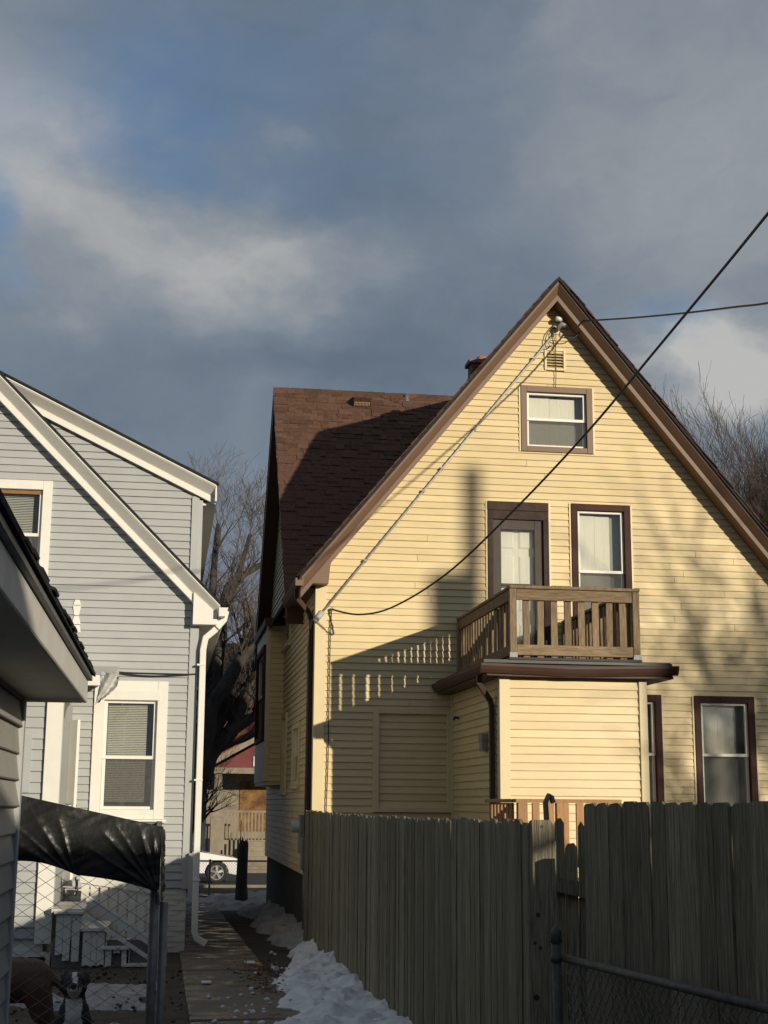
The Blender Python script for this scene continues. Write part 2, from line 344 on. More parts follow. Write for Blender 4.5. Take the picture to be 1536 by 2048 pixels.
def window(house, wall, u0, u1, z0, z1, cw, casing, frame='white_paint', split=.5, cover='curtain', sill=False, proud=.045, top=None, label=None, fw=.045, room=True, cside=(.0, .72)):
    m = MB(); t = top if top else cw
    wall.box(m, u0, u0+cw, -.03, proud, z0, z1); wall.box(m, u1-cw, u1, -.03, proud, z0, z1)
    wall.box(m, u0+cw, u1-cw, -.03, proud-.003, z1-t, z1); wall.box(m, u0+cw, u1-cw, -.03, proud-.003, z0, z0+cw*.9)
    w = m.obj('window', casing, house, label=label); bevel(w)
    a0, a1, b0, b1 = u0+cw, u1-cw, z0+cw*.9, z1-t; zs = b0+(b1-b0)*split
    if sill:
        m = MB(); wall.box(m, u0-.03, u1+.03, -.02, proud+.035, z0-.045, z0-.003); bevel(m.obj('sill', casing, w))
    # upper sash sits proud of the lower one is behind, as on a double-hung window
    for (c0, c1, n0) in ((zs-.015, b1, -.030), (b0, zs+.02, -.055)):
        m = MB(); wall.box(m, a0, a0+fw, n0-.03, n0+.02, c0, c1); wall.box(m, a1-fw, a1, n0-.03, n0+.02, c0, c1)
        wall.box(m, a0+fw, a1-fw, n0-.03, n0+.017, c1-fw*.8, c1); wall.box(m, a0+fw, a1-fw, n0-.03, n0+.017, c0, c0+fw)
        bevel(m.obj('sash', frame, w), .003)
        m = MB(); wall.box(m, a0+fw*.9, a1-fw*.9, n0-.016, n0-.012, c0+fw*.9, c1-fw*.7); m.obj('pane', 'glass', w)
    m = MB(); wall.box(m, a0+fw*.9, a1-fw*.9, -.040, -.038, b0+fw*.8, zs-.0); m.obj('insect_screen', 'screen', w)
    if cover == 'shade':
        c1 = a0+(a1-a0)*cside[1]; cm = a0+(a1-a0)*.42
        m = MB(); wall.box(m, a0+.012, cm-.002, -.128, -.124, b0+.02, b1-.05); wall.box(m, cm+.002, c1, -.131, -.127, b0+.02, b1-.06); m.obj('window_shade', 'curtain', w)
        m = MB(); wall.box(m, c1+.002, a1-.01, -.175, -.17, b0+.02, b1-.03); m.obj('inner_jamb', 'meter_grey', w)
    if cover == 'blind':
        k = 0; z = b0+.10; m = MB()
        while z < b1-.06:
            P = wall.p; m.hexa([P(a0+.05, -.105, z), P(a1-.13, -.105, z), P(a1-.13, -.125, z+.017), P(a0+.05, -.125, z+.017)], [P(a0+.05, -.107, z), P(a1-.13, -.107, z), P(a1-.13, -.127, z+.017), P(a0+.05, -.127, z+.017)]); z += .023
        tag(m.obj('blind_slats', 'blind', w), kind='stuff')
    elif cover == 'curtain':
        m = MB(); P = wall.p; N = 40; pts = []
        c0, c1 = a0+(a1-a0)*cside[0]+.01, a0+(a1-a0)*cside[1]
        for i in range(N+1):
            f = i/N; u = c0+(c1-c0)*f; nn = -.13+.012*math.sin(f*31)+.008*math.sin(f*13+1)
            pts += [P(u, nn, b0+.02), P(u, nn*1.02, b1-.05)]
        m.add(pts, [(2*i, 2*i+2, 2*i+3, 2*i+1) for i in range(N)]); m.obj('curtain', 'curtain', w, smooth=True)
    if room:
        m = MB(); P = wall.p
        x0, x1, y0, y1 = u0+.02, u1-.02, z0+.02, z1-.02; dd = -.7
        v = [P(x0, -.10, y0), P(x1, -.10, y0), P(x1, -.10, y1), P(x0, -.10, y1), P(x0, dd, y0), P(x1, dd, y0), P(x1, dd, y1), P(x0, dd, y1)]
        m.add(v, [(4, 5, 6, 7), (0, 1, 5, 4), (1, 2, 6, 5), (2, 3, 7, 6), (3, 0, 4, 7)]); m.obj('room_lining', 'room', w)
    return w
def rect(px0, py0, px1, py1, Y):
    ym = (py0+py1)/2; xm = (px0+px1)/2
    return atY(px0, ym, Y).x, atY(px1, ym, Y).x, atY(xm, py1, Y).z, atY(xm, py0, Y).z
def rake(house, name, pts, y0, ywall, cols, s=1.0, dirsign=1):
    """barge along a sloping edge pts=(lower, upper) given as (x,z): shingle edge, drip trim, raked cove, flat fascia, soffit back to the wall"""
    (x0, z0), (x1, z1) = pts
    d = Vector((x1-x0, 0, z1-z0)).normalized(); nrm = Vector((d.z, 0, -d.x));
    if nrm.z > 0: nrm = -nrm
    A = Vector((x0, 0, z0)); B = Vector((x1, 0, z1))
    prof = {}
    def piece(nm, poly, m):           # poly in (n, y)
        mb = MB(); q = []
        def cut(P, n):                # mitre at vertical plane through the ends
            return P
        a = [Vector((A.x, y, A.z))+nrm*n+Vector((0, 0, 0)) for n, y in poly]
        b = [Vector((B.x, y, B.z))+nrm*n for n, y in poly]
        # plumb cuts: slide along d so every point keeps the x of its end
        for L_, X in ((a, A.x), (b, B.x)):
            for i, v in enumerate(L_):
                L_[i] = v + d*((X-v.x)/d.x)
        k = len(poly)
        mb.add(a+b, [tuple(range(k-1, -1, -1)), tuple(range(k, 2*k))]+[(i, (i+1) % k, k+(i+1) % k, k+i) for i in range(k)])
        return mb.obj(nm, m, house)
    piece('drip_edge', [(.0, y0), (.03*s, y0), (.03*s, ywall+.05), (.0, ywall+.05)], cols[0])
    piece('rake_cove', [(.032*s, y0+.012), (.04*s, y0+.012), (.155*s, y0+.15*s), (.155*s, ywall-.001), (.032*s, ywall-.001)], cols[1])
    piece('rake_fascia', [(.157*s, y0+.13*s), (.235*s, y0+.13*s), (.235*s, ywall-.001), (.157*s, ywall-.001)], cols[2])
# ------------------------------------------------------------------ ground
def sheet(name, x0, x1, ys, m, dz, kind='structure', nx=1, side=None):
    mb = MB()
    for i, y in enumerate(ys):
        for j in range(nx+1): mb.v.append((x0+(x1-x0)*j/nx, y, gz(y)+dz))
    for i in range(len(ys)-1):
        for j in range(nx):
            k = i*(nx+1)+j; mb.f.append((k, k+1, k+nx+2, k+nx+1)); mb.m.append(0)
    return tag(mb.obj(name, m), kind=kind)
sheet('ground', -300, 300, [-200, -20, 0, 9, 12, 15, 19.4, 25, 32, 38, 44, 60, 90, 500], 'dirt', 0, nx=2)
# concrete alley path, laid in slabs with open joints
def alley():
    ys = [9 + 1.52*i for i in range(18)]
    base = None
    for i, y in enumerate(ys[:-1]):
        mb = MB(); a, b = y+.008, ys[i+1]-.008; rr = random.Random(i)
        t0, t1 = rr.uniform(.012, .03), rr.uniform(.012, .03)
        mb.hexa([(.28, a, gz(a)-.1), (1.22, a, gz(a)-.1), (1.22, b, gz(b)-.1), (.28, b, gz(b)-.1)], [(.28, a, gz(a)+t0), (1.22, a, gz(a)+t1), (1.22, b, gz(b)+t1), (.28, b, gz(b)+t0)])
        if base is None:
            base = tag(mb.obj('alley_path', 'concrete'), kind='structure')
        else: bevel(mb.obj('concrete_slab', 'concrete', base), .01)
alley()
sheet('sidewalk', -60, 60, [37.6, 39.2], 'concrete', .03)
sheet('street', -120, 120, [44.6, 53.5], 'asphalt', .012)
def kerb():
    mb = MB(); mb.box(-60, 60, 53.5, 53.68, -.7, gz(50)+.13); tag(mb.obj('kerb', 'porch_stone'), kind='structure')
    mb = MB(); mb.box(-60, 60, 44.44, 44.6, -.75, gz(44.5)+.08); tag(mb.obj('kerb', 'porch_stone'), kind='structure')
kerb()

# ------------------------------------------------------------------ yellow house
YR = 20.5; XL = 2.12; EX = .1016
pk = atY(1117, 563, 20.12); el = atY(603, 1152, 20.12); er = atY(1536, 1078, 20.12)
SLO = ((pk.z-el.z)/(pk.x-el.x) + (pk.z-er.z)/(er.x-pk.x))/2
XR = 2*pk.x-XL; ZE = pk.z-SLO*(pk.x-el.x)
def roofL(z): return pk.x-(pk.z-z)/SLO
def roofR(z): return pk.x+(pk.z-z)/SLO
YB = 30.1
yh = thing('yellow_house', (XL, YR, 0), 'pale yellow clapboard house with steep brown-trimmed gable and a wooden balcony', 'house')
WY = Wall('Y', YR); WX = Wall('X', XL)
H = {}
H['gable'] = rect(1041, 775, 1184, 906, YR); H['door'] = rect(975, 1005, 1098, 1330, YR); H['upper'] = rect(1143, 1010, 1262, 1262, YR)
H['lowr'] = rect(1391, 1393, 1512, 1660, YR)
q = rect(1200, 1389, 1325, 1660, YR); H['lowl'] = (q[1]-(H['lowr'][1]-H['lowr'][0]), q[1], q[2], q[3])
H['blank'] = rect(745, 1418, 905, 1625, YR); H['vent'] = rect(1088, 699, 1130, 742, YR)
ZF = .87
holes = [(H[k][0]+.03, H[k][1]-.03, H[k][2]+.03, H[k][3]-.03) for k in ('gable', 'door', 'upper', 'lowr', 'lowl', 'vent', 'blank')]
# hole under the balcony annex needs no siding
def lo(z): return max(XL+.02, roofL(z)+.10)
def hi(z): return min(XR-.02, roofR(z)-.10)
Y2 = ['yellow_siding', 'siding_lip_shade']
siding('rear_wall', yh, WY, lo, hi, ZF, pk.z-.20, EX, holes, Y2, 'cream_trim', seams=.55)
# covered-over window: siding inside a trim frame
u0, u1, z0, z1 = H['blank']; m = MB()
WY.box(m, u0, u0+.085, -.05, .065, z0, z1); WY.box(m, u1-.085, u1, -.05, .065, z0, z1); WY.box(m, u0+.085, u1-.085, -.05, .062, z1-.075, z1); WY.box(m, u0+.085, u1-.085, -.05, .062, z0, z0+.075)
bevel(m.obj('covered_window_frame', 'cream_trim', yh))
siding('covered_window', yh, WY, lambda z: u0+.07, lambda z: u1-.07, z0+.06, z1-.06, EX, [], Y2, 'cream_trim', lip=.016)
# corner boards
m = MB(); m.box(XL-.035, XL+.125, YR-.036, YR+.10, ZF-.02, ZE+.02); m.box(XL-.033, XL-.001, YR+.10, YR+.14, ZF-.02, ZE+.02); bevel(m.obj('corner_board', 'cream_trim', yh))
m = MB(); m.box(XR-.125, XR+.035, YR-.036, YR+.14, ZF-.02, ZE+.3); bevel(m.obj('corner_board', 'cream_trim', yh))
m = MB(); m.box(XL+.04, XR-.04, YR+.05, YB, -.8, ZF+.01); m.obj('foundation', 'foundation_dark', yh)
# left side wall along the alley, with the cross gable above
YC = 26.3; CZ = atX(550, 783, el.x+.01).z; YC = atX(550, 783, el.x+.01).y
cb = atX(576, 1206, el.x+.01); SC = (CZ-cb.z)/(YC-cb.y); Y1c = 2*YC-cb.y
def slo(z): return YR+.06 if z < ZE+.15 else YC-(CZ-z)/SC+.1
def shi(z): return YB-.05 if z < ZE+.15 else YC+(CZ-z)/SC-.1
def sideq(px0, py0, px1, py1, X=XL):
    a = atX(px0, (py0+py1)/2, X); b = atX(px1, (py0+py1)/2, X); xm = (px0+px1)/2
    return min(a.y, b.y), max(a.y, b.y), atX(xm, py1, X).z, atX(xm, py0, X).z
sw = [sideq(588, 1447, 602, 1572), sideq(566, 1428, 575, 1585), sideq(570, 1214, 584, 1292)]
siding('side_wall', yh, WX, slo, shi, ZF, CZ-.3, EX, [(a+.03, b-.03, c+.03, d-.03) for a, b, c, d in sw], Y2, 'cream_trim')
for q in sw: window(yh, WX, *q, .09, 'cream_trim', cover=None, sill=True)
siding('far_wall', yh, Wall('X', XR, 1), lambda z: YR+.05, lambda z: YB-.05, ZF, ZE+.1, 1.0, [], Y2, 'yellow_siding', boards=False)
m = MB(); m.prism([(XL+.05, YB, ZF), (XR-.05, YB, ZF), (XR-.05, YB, ZE+.2), (pk.x, YB, pk.z-.3), (XL+.05, YB, ZE+.2)], (0, -.1, 0)); m.obj('front_wall', 'yellow_siding', yh)
# roof
m = MB(); t = .045
for sg in (-1, 1):
    e = pk.x+sg*(pk.x-el.x); ex = e+sg*.03; ez = ZE-.03*SLO
    m.hexa([(pk.x, 20.07, pk.z), (ex, 20.07, ez), (ex, YB+.3, ez), (pk.x, YB+.3, pk.z)], [(pk.x, 20.07, pk.z+t*1.5), (ex, 20.07, ez+t*1.5), (ex, YB+.3, ez+t*1.5), (pk.x, YB+.3, pk.z+t*1.5)])
roof = m.obj('roof', 'shingle_black', yh)
# ragged shingle ends along the right rake
rr = random.Random(5)
me_s = MB().box(-.17, .17, -.05, .17, 0, .011).mesh('shingle', 'shingle_brown')
dR = Vector((1, 0, -SLO)).normalized(); nR = Vector((SLO, 0, 1)).normalized()
for sg in (-1, 1):
    dd = Vector((sg*dR.x, 0, dR.z)); nn = Vector((sg*nR.x, 0, nR.z)); s_ = .24
    Ls = (Vector((el.x, 0, ZE))-Vector((pk.x, 0, pk.z))).length
    while s_ < Ls:
        p = Vector((pk.x, 20.11+rr.uniform(-.02, .015), pk.z+t*1.5))+dd*s_+nn*rr.uniform(.001, .01)
        M = Matrix.Translation(p) @ Matrix((( -dd.x, 0, nn.x), (0, 1, 0), (-dd.z, 0, nn.z))).to_4x4()
        place('edge_shingle', me_s, roof, M @ Matrix.Rotation(R(3), 4, 'Y')); s_ += .2
BR = ('tan_metal', 'tan_metal', 'tan_metal')
rake(yh, 'rake', ((el.x, ZE), (pk.x, pk.z)), 20.10, YR, BR, s=.76)
rake(yh, 'rake', ((2*pk.x-el.x, ZE), (pk.x, pk.z)), 20.10, YR, BR, s=.76)
# eave return on the left
def P2(px, py, y): v = atY(px, py, y); return (v.x, y, v.z)
m = MB(); yy = 20.232
m.prism([P2(x, y, yy) for x, y in ((611, 1166), (657, 1167), (661, 1130), (670, 1103), (692, 1070), (680, 1064), (611, 1148))], (0, YR-yy, 0)); m.obj('eave_return', 'tan_metal', yh)
# left soffit and gutter
m = MB(); m.box(el.x+.03, XL, YR-.0, cb.y+.2, ZE-.10, ZE-.07); m.obj('soffit', 'brown_gutter', yh)
def gutter(house, x, y0, y1, z, m_):      # K-style trough along Y
    mb = MB(); pr = [(0, 0), (.085, .0), (.11, .06), (.12, .11), (.11, .11), (.10, .06), (.078, .01), (.008, .01), (.008, .11), (0, .11)]
    a = [(x-u, y0, z+v) for u, v in pr]; mb.prism(a, (0, y1-y0, 0)); mb.box(x-.115, x-.001, y0-.003, y0, z+.001, z+.109); return mb.obj('gutter', m_, house)
gutter(yh, el.x+.03, 20.13, cb.y, ZE-.12, 'brown_gutter')
m = MB(); m.box(el.x-.085, el.x+.03, 20.118, 20.127, ZE-.12, ZE-.01); m.obj('gutter_end_cap', 'tan_metal', yh)
# cross gable: slab, individual shingles, rakes
m = MB(); xe = el.x-.02
A = Vector((xe, YC, CZ)); B = Vector((xe, cb.y, cb.z)); C_ = Vector((xe, Y1c, cb.z))
for Q in (B, C_):
    m.hexa([A, Q, Q+Vector((pk.x-xe, 0, 0)), A+Vector((pk.x-xe, 0, 0))], [v+Vector((0, 0, .05)) for v in (A, Q, Q+Vector((pk.x-xe, 0, 0)), A+Vector((pk.x-xe, 0, 0)))])
croof = m.obj('cross_roof', 'shingle_brown', yh)
dn = (B-A).normalized(); up = Vector((0, dn.z, -dn.y));
if up.z < 0: up = -up
base = A+Vector((0, 0, .05)); Lc = (B-A).length; s_ = .0; ci = 0
var = [MB().box(0, w, 0, .18, 0, .012).mesh('shingle', 'shingle_brown') for w in (.12, .16, .21, .27)]
ws = (.12, .16, .21, .27); cnt = 0; rest = MB()
while s_ < Lc-.05:
    z = base.z+dn.z*s_; xmax = min(pk.x, roofL(z)+.35); x = xe-.005-rr.uniform(0, .02)
    ci += 1; x0_ = x
    while x < xmax:
        k = rr.randrange(4); w = ws[k]; th = rr.choice((0, 0, .006, .014))
        p = Vector((x, base.y+dn.y*s_, base.z+dn.z*s_))+up*(.001+th)
        M = Matrix.Translation(p) @ Matrix(((1, 0, 0), (0, dn.y, up.y), (0, dn.z, up.z))).to_4x4() @ Matrix.Rotation(R(2.2), 4, 'X')
        cnt += 1
        if cnt <= 300: place('shingle', var[k], croof, M)
        else:
            c = [M @ Vector(v) for v in ((0, 0, 0), (w, 0, 0), (w, .18, 0), (0, .18, 0))]; d_ = [M @ Vector(v) for v in ((0, 0, .012), (w, 0, .012), (w, .18, .012), (0, .18, .012))]; rest.hexa(c, d_)
        x += w+.003
    s_ += .13
if rest.v: tag(rest.obj('lower_shingles', 'shingle_brown', croof), kind='stuff')
# ridge caps
mc = MB(); mc.hexa([(0, -.12, -.12*SC+.02), (.30, -.12, -.12*SC+.02), (.30, 0, .03), (0, 0, .02)], [(0, -.12, -.12*SC+.035), (.30, -.12, -.12*SC+.035), (.30, 0, .045), (0, 0, .035)]); mcm = mc.mesh('ridge_cap', 'shingle_brown')
x = xe
while x < pk.x-.4:
    place('ridge_cap', mcm, croof, Matrix.Translation((x, YC, CZ+.05+rr.uniform(0, .004)))); x += .21
def rakeX(house, p0, p1, x0, xw, col):
    """plain dark barge on the alley side of the cross gable"""
    mb = MB(); d = Vector((0, p1[0]-p0[0], p1[1]-p0[1])).normalized(); n = Vector((0, d.z, -d.y)); n = -n if n.z > 0 else n
    a = [Vector((x, p0[0], p0[1]))+n*k for x, k in ((x0, 0), (x0, .22), (xw, .22), (xw, 0))]; b = [Vector((x, p1[0], p1[1]))+n*k for x, k in ((x0, 0), (x0, .22), (xw, .22), (xw, 0))]
    for L_, Y in ((a, p0[0]), (b, p1[0])):
        for i, v in enumerate(L_): L_[i] = v+d*((Y-v.y)/d.y)
    mb.hexa(a, b); return mb.obj('rake_fascia', 'brown_gutter', house)
rakeX(yh, (cb.y, cb.z), (YC, CZ), xe+.01, XL, 'brown_gutter'); rakeX(yh, (Y1c, cb.z), (YC, CZ), xe+.01, XL, 'brown_gutter')
# roof vent and pipe
pv = atP(722, 812, A, up); m = MB()
ax = Vector((1, 0, 0)); fl = Vector((0, -1, 0))
def onroof(a, b, c): return pv+ax*a+dn*b+up*(c+.05)
m.hexa([onroof(-.17, -.18, 0), onroof(.17, -.18, 0), onroof(.17, .13, 0), onroof(-.17, .13, 0)], [onroof(-.17, -.18, .03), onroof(.17, -.18, .03), onroof(.17, .12, .22), onroof(-.17, .12, .22)])
rv = m.obj('roof_vent', 'shingle_brown', yh); m = MB()
for i in range(11):
    a = -.15+i*.028; m.hexa([onroof(a, .115, .02), onroof(a+.012, .115, .02), onroof(a+.012, .125, .02), onroof(a, .125, .02)], [onroof(a, .125, .12), onroof(a+.012, .125, .12), onroof(a+.012, .14, .12), onroof(a, .14, .12)])
m.obj('louver', 'cream_trim', rv)
pp = atP(813, 803, A, up); m = MB(); m.tube([pp+Vector((0, 0, -.1)), pp+Vector((0, 0, .14))], .045, 12); m.tube([pp+Vector((0, 0, -.05)), pp+Vector((0, 0, .04))], .07, 12); m.obj('vent_pipe', 'galvanised_dull', yh, smooth=True)
# chimney
ct = atY(957, 727, 24.0); m = MB(); w = .16
m.box(ct.x-w, ct.x+w, 24-w, 24+w, ct.z-2.2, ct.z-.05); m.box(ct.x-w-.05, ct.x+w+.05, 24-w-.05, 24+w+.05, ct.z-.05, ct.z+.02); ch = m.obj('chimney', 'mortar', yh)
m = MB(); m.tube([(ct.x+.06, 24, ct.z+.02), (ct.x+.06, 24, ct.z+.12)], [.10, .09], 14); m.obj('clay_pot', 'clay_pot', ch, smooth=True)
rb = random.Random(9); bk = MB().box(-.075, .075, -.012, 0, 0, .055).mesh('brick', 'brick_red')
for r_ in range(14):
    for i in range(2):
        place('brick', bk, ch, Matrix.Translation((ct.x-.08+.16*i+(.04 if r_ % 2 else 0)-.02, 24-w-.001, ct.z-.12-r_*.066)))
# gable vent
u0, u1, z0, z1 = H['vent']; m = MB()
for a in ((u0, u0+.035, z0, z1), (u1-.035, u1, z0, z1), (u0+.035, u1-.035, z0, z0+.035), (u0+.035, u1-.035, z1-.035, z1)): WY.box(m, a[0], a[1], -.06, .04, a[2], a[3])
gv = bevel(m.obj('gable_vent', 'cream_trim', yh)); n = 6
m = MB(); WY.box(m, u0+.02, u1-.02, -.09, -.08, z0+.02, z1-.02); m.obj('vent_back', 'room', gv)
for i in range(n):
    a = z0+.035+(z1-z0-.07)*i/n; m = MB(); P = WY.p; h = (z1-z0-.07)/n
    m.hexa([P(u0+.03, .030, a), P(u1-.03, .030, a), P(u1-.03, -.03, a+h*.85), P(u0+.03, -.03, a+h*.85)], [P(u0+.03, .036, a+.006), P(u1-.03, .036, a+.006), P(u1-.03, -.024, a+h*.85+.006), P(u0+.03, -.024, a+h*.85+.006)]); m.obj('louver', 'cream_trim', gv)
window(yh, WY, *H['gable'], .095, 'tan_metal', cover='shade', cside=(.0, .84))
window(yh, WY, *H['upper'], .10, 'brown_paint', cover='shade', split=.46, cside=(0, .74))
window(yh, WY, *H['lowr'], .10, 'brown_paint', cover='shade', split=.56, cside=(0, .76))
window(yh, WY, *H['lowl'], .10, 'brown_paint', cover='shade', split=.56, cside=(0, .76))
for k, cm in (('gable', 'cream_trim'), ('upper', 'cream_trim'), ('lowr', 'cream_trim'), ('lowl', 'cream_trim'), ('door', 'cream_trim')):
    u0, u1, z0, z1 = H[k]; m = MB(); WY.box(m, u0-.028, u0-.002, 0, .03, z0, z1); m.obj('siding_channel', cm, yh)
    m = MB(); WY.box(m, u1+.002, u1+.028, 0, .03, z0, z1); m.obj('siding_channel', cm, yh)
# balcony door with peeling head casing and storm door
u0, u1, z0, z1 = H['door']; ZD = 3.62; m = MB(); cw = .085
WY.box(m, u0, u0+cw, -.06, .04, ZD, z1-.27); WY.box(m, u1-cw, u1, -.06, .04, ZD, z1-.27); WY.box(m, u0, u1, -.06, .045, z1-.135, z1); WY.box(m, u0, u1, -.06, .035, z1-.27, z1-.138)
df = bevel(m.obj('door_casing', 'peeling_paint', yh))
a0, a1, b1 = u0+cw, u1-cw, z1-.272; m = MB()
for r_ in ((a0, a0+.13, ZD+.02, b1), (a1-.13, a1, ZD+.02, b1), (a0+.13, a1-.13, b1-.15, b1), (a0+.13, a1-.13, ZD+.02, ZD+.62)): WY.box(m, r_[0], r_[1], -.045, -.005, r_[2], r_[3])
zm = b1-.15-.86; WY.box(m, a0+.13, a1-.13, -.044, -.008, zm, zm+.04)
sd = bevel(m.obj('storm_door', 'door_frame_paint', yh), .006)
m = MB(); WY.box(m, a0+.11, a1-.11, -.03, -.026, ZD+.6, b1-.13); m.obj('pane', 'glass', sd)
m = MB(); WY.box(m, a0, a1, -.16, -.12, ZD+.02, b1); dr = m.obj('panel_door', 'curtain', yh)
hw = (a1-a0)
for (f0, f1, g0, g1) in ((.14, .46, .83, .95), (.54, .86, .83, .95), (.14, .46, .45, .79), (.54, .86, .45, .79), (.14, .46, .08, .38), (.54, .86, .08, .38)):
    m = MB(); hh = b1-ZD; x0, x1, y0, y1 = a0+hw*f0, a0+hw*f1, ZD+hh*g0, ZD+hh*g1; P = WY.p
    m.hexa([P(x0, -.121, y0), P(x1, -.121, y0), P(x1, -.121, y1), P(x0, -.121, y1)], [P(x0+.03, -.105, y0+.03), P(x1-.03, -.105, y0+.03), P(x1-.03, -.105, y1-.03), P(x0+.03, -.105, y1-.03)]); m.obj('door_panel', 'curtain', dr)
# ---- rear annex under the balcony
XA0 = atY(905, 1474, YR).x; YA = XA0; pA = atX(1003, 1430, XA0); YA = pA.y; XA1 = atY(1289, 1430, YA).x
RX0 = atY(868, 1385, YR).x; RY = atX(968, 1332, RX0).y; zt = atY(1150, 1330, RY).z; ZA = zt-.145
WA = Wall('Y', YA)
siding('annex_front_wall', yh, WA, lambda z: XA0+.02, lambda z: XA1-.02, .8, ZA, EX, [], Y2, 'cream_trim', lip=.018)
siding('annex_side_wall', yh, Wall('X', XA0), lambda z: YA+.06, lambda z: YR-.04, .8, ZA, EX, [], Y2, 'cream_trim', lip=.018)
siding('annex_far_wall', yh, Wall('X', XA1, 1), lambda z: YA+.05, lambda z: YR-.04, .8, ZA, 1.0, [], Y2, 'yellow_siding', boards=False)
m = MB(); m.box(XA0-.032, XA0+.10, YA-.034, YA+.09, .78, ZA); bevel(m.obj('corner_board', 'cream_trim', yh))
m = MB(); m.box(XA1-.075, XA1+.03, YA-.036, YA+.09, .78, ZA); bevel(m.obj('corner_board', 'cream_trim', yh))
m = MB(); m.box(XA0-.03, XA0-.001, YR-.12, YR-.02, .8, ZA); m.obj('corner_board', 'cream_trim', yh)
m = MB(); m.box(XA0+.05, XA1-.05, YA+.06, YR, -.4, .82); m.obj('annex_foundation', 'foundation_dark', yh)
RX1 = atY(1357, 1345, RY).x
ZR0 = ZA; ZR1 = ZR0+.03
m = MB(); m.box(RX0+.05, RX1-.05, RY+.05, YR-.03, ZR0, ZR1); ar = m.obj('annex_soffit', 'brown_gutter', yh)
zt = atY(1150, 1330, RY).z
m = MB(); m.box(RX0+.03, RX1-.06, RY+.05, YR-.03, ZR1+.003, zt+.045); m.obj('annex_roof', 'roof_membrane', yh)
m = MB(); pr = [(0, 0), (.035, 0), (.070, .04), (.09, .085), (.09, .115), (0, .115)]        # gutter and fascia round the annex roof, front run with a dent
xs = [RX0-.04, RX0+.6, RX0+1.1, RX0+1.3, RX0+1.9, RX1]; dz = [0, -.012, -.028, -.024, -.004, .012]
k = len(pr)
for x, d_ in zip(xs, dz): m.v += [(x, RY+.05-u, zt-.115+v+d_) for u, v in pr]
for i in range(len(xs)-1): m.f += [(i*k+j, i*k+(j+1) % k, (i+1)*k+(j+1) % k, (i+1)*k+j) for j in range(k)]; m.m += [0]*k
m.f += [tuple(range(k)), tuple(range((len(xs)-1)*k, len(xs)*k))]; m.m += [0, 0]
m.obj('annex_gutter', 'brown_gutter', yh)
m = MB(); a = [(RX0+.05-u, RY+.06, zt-.115+v) for u, v in pr]; m.prism(a, (0, YR-RY-.09, 0)); m.obj('annex_gutter', 'brown_gutter', yh)
m = MB(); m.box(RX0+.0, RX1-.1, RY+.0, RY+.03, zt+.01, zt+.05); m.obj('roof_edge', 'dark_metal', yh)
# downspout on the annex side
xg = XA0-.06; yd = YA+.28
m = MB(); m.strip([(RX0+.03, yd-.1, zt-.12), (RX0+.03, yd-.1, zt-.22), (xg-.02, yd, zt-.42), (xg, yd, zt-.5), (xg, yd, .5)], .075, .06, (0, 1, 0)); m.obj('annex_downspout', 'brown_gutter', yh)
# wall lamp on the annex side wall
lm = atX(966, 1482, XA0-.06); m = MB(); m.box(XA0-.10, XA0-.02, lm.y-.1, lm.y+.1, lm.z-.0, lm.z+.09); m.box(XA0-.09, XA0-.02, lm.y-.085, lm.y+.085, lm.z-.13, lm.z); m.obj('wall_lamp', 'meter_grey', yh)
m = MB(); s_ = atX(915, 1437, XA0-.03); m.tube([(XA0, s_.y, s_.z), (XA0-.07, s_.y, s_.z+.02), (XA0-.09, s_.y-.04, s_.z-.02)], .016, 8); m.obj('hose_tap', 'dark_metal', yh)
# ---- balcony
bc = atX(1019, 1170, atY(912, 1237, YR).x+.0); BX0 = bc.x; BY = bc.y; ZT = bc.z; BX1 = atY(1278, 1180, BY).x
ZB = zt+.05
m = MB(); m.box(BX0-.01, BX1+.01, BY-.01, YR-.04, ZB, ZB+.03); bal = m.obj('balcony', 'roof_membrane', yh)
def post(x, y): mb = MB(); mb.box(x-.045, x+.045, y-.045, y+.045, ZB+.02, ZT-.04); bevel(mb.obj('post', 'deck_wood', bal), .006)
for x, y in ((BX0+.045, BY+.045), (BX1-.045, BY+.045), (BX0+.045, YR-.09), (BX1-.045, YR-.09)): post(x, y)
m = MB(); m.box(BX0-.005, BX1+.005, BY-.015, BY+.10, ZT-.038, ZT); bevel(m.obj('cap_rail', 'deck_wood', bal), .005)
for x0 in (BX0-.004, BX1-.096):
    m = MB(); m.box(x0, x0+.10, BY+.102, YR-.05, ZT-.040, ZT-.002); bevel(m.obj('cap_rail', 'deck_wood', bal), .005)
def horiz(x0, x1, y0, y1, z0, z1):
    # boards laid level: build upright then turn so that the grain runs along the board
    L_ = max(x1-x0, y1-y0); alongx = (x1-x0) > (y1-y0); t_ = (y1-y0) if alongx else (x1-x0)
    me = MB().box(-t_/2, t_/2, -(z1-z0)/2, (z1-z0)/2, -L_/2, L_/2).mesh('rail', 'deck_wood')
    c = Vector(((x0+x1)/2, (y0+y1)/2, (z0+z1)/2))
    M = Matrix(((0, 0, 1), (-1, 0, 0), (0, -1, 0))) if alongx else Matrix(((1, 0, 0), (0, 0, 1), (0, -1, 0)))
    return me, Matrix.Translation(c) @ M.to_4x4()
for (a, b, c, d_) in ((BX0+.092, BX1-.092, BY+.012, BY+.048), (BX0+.012, BX0+.048, BY+.10, YR-.14), (BX1-.048, BX1-.012, BY+.10, YR-.14)):
    for z0, z1 in ((ZT-.18, ZT-.042), (ZB+.06, ZB+.19)):
        me, M = horiz(a, b, c, d_, z0, z1); bevel(place('rail', me, bal, M), .004)
bmesh_ = MB().box(-.043, .043, -.018, .018, 0, ZT-.06-(ZB+.035)).mesh('baluster', 'deck_wood')
nb = 8
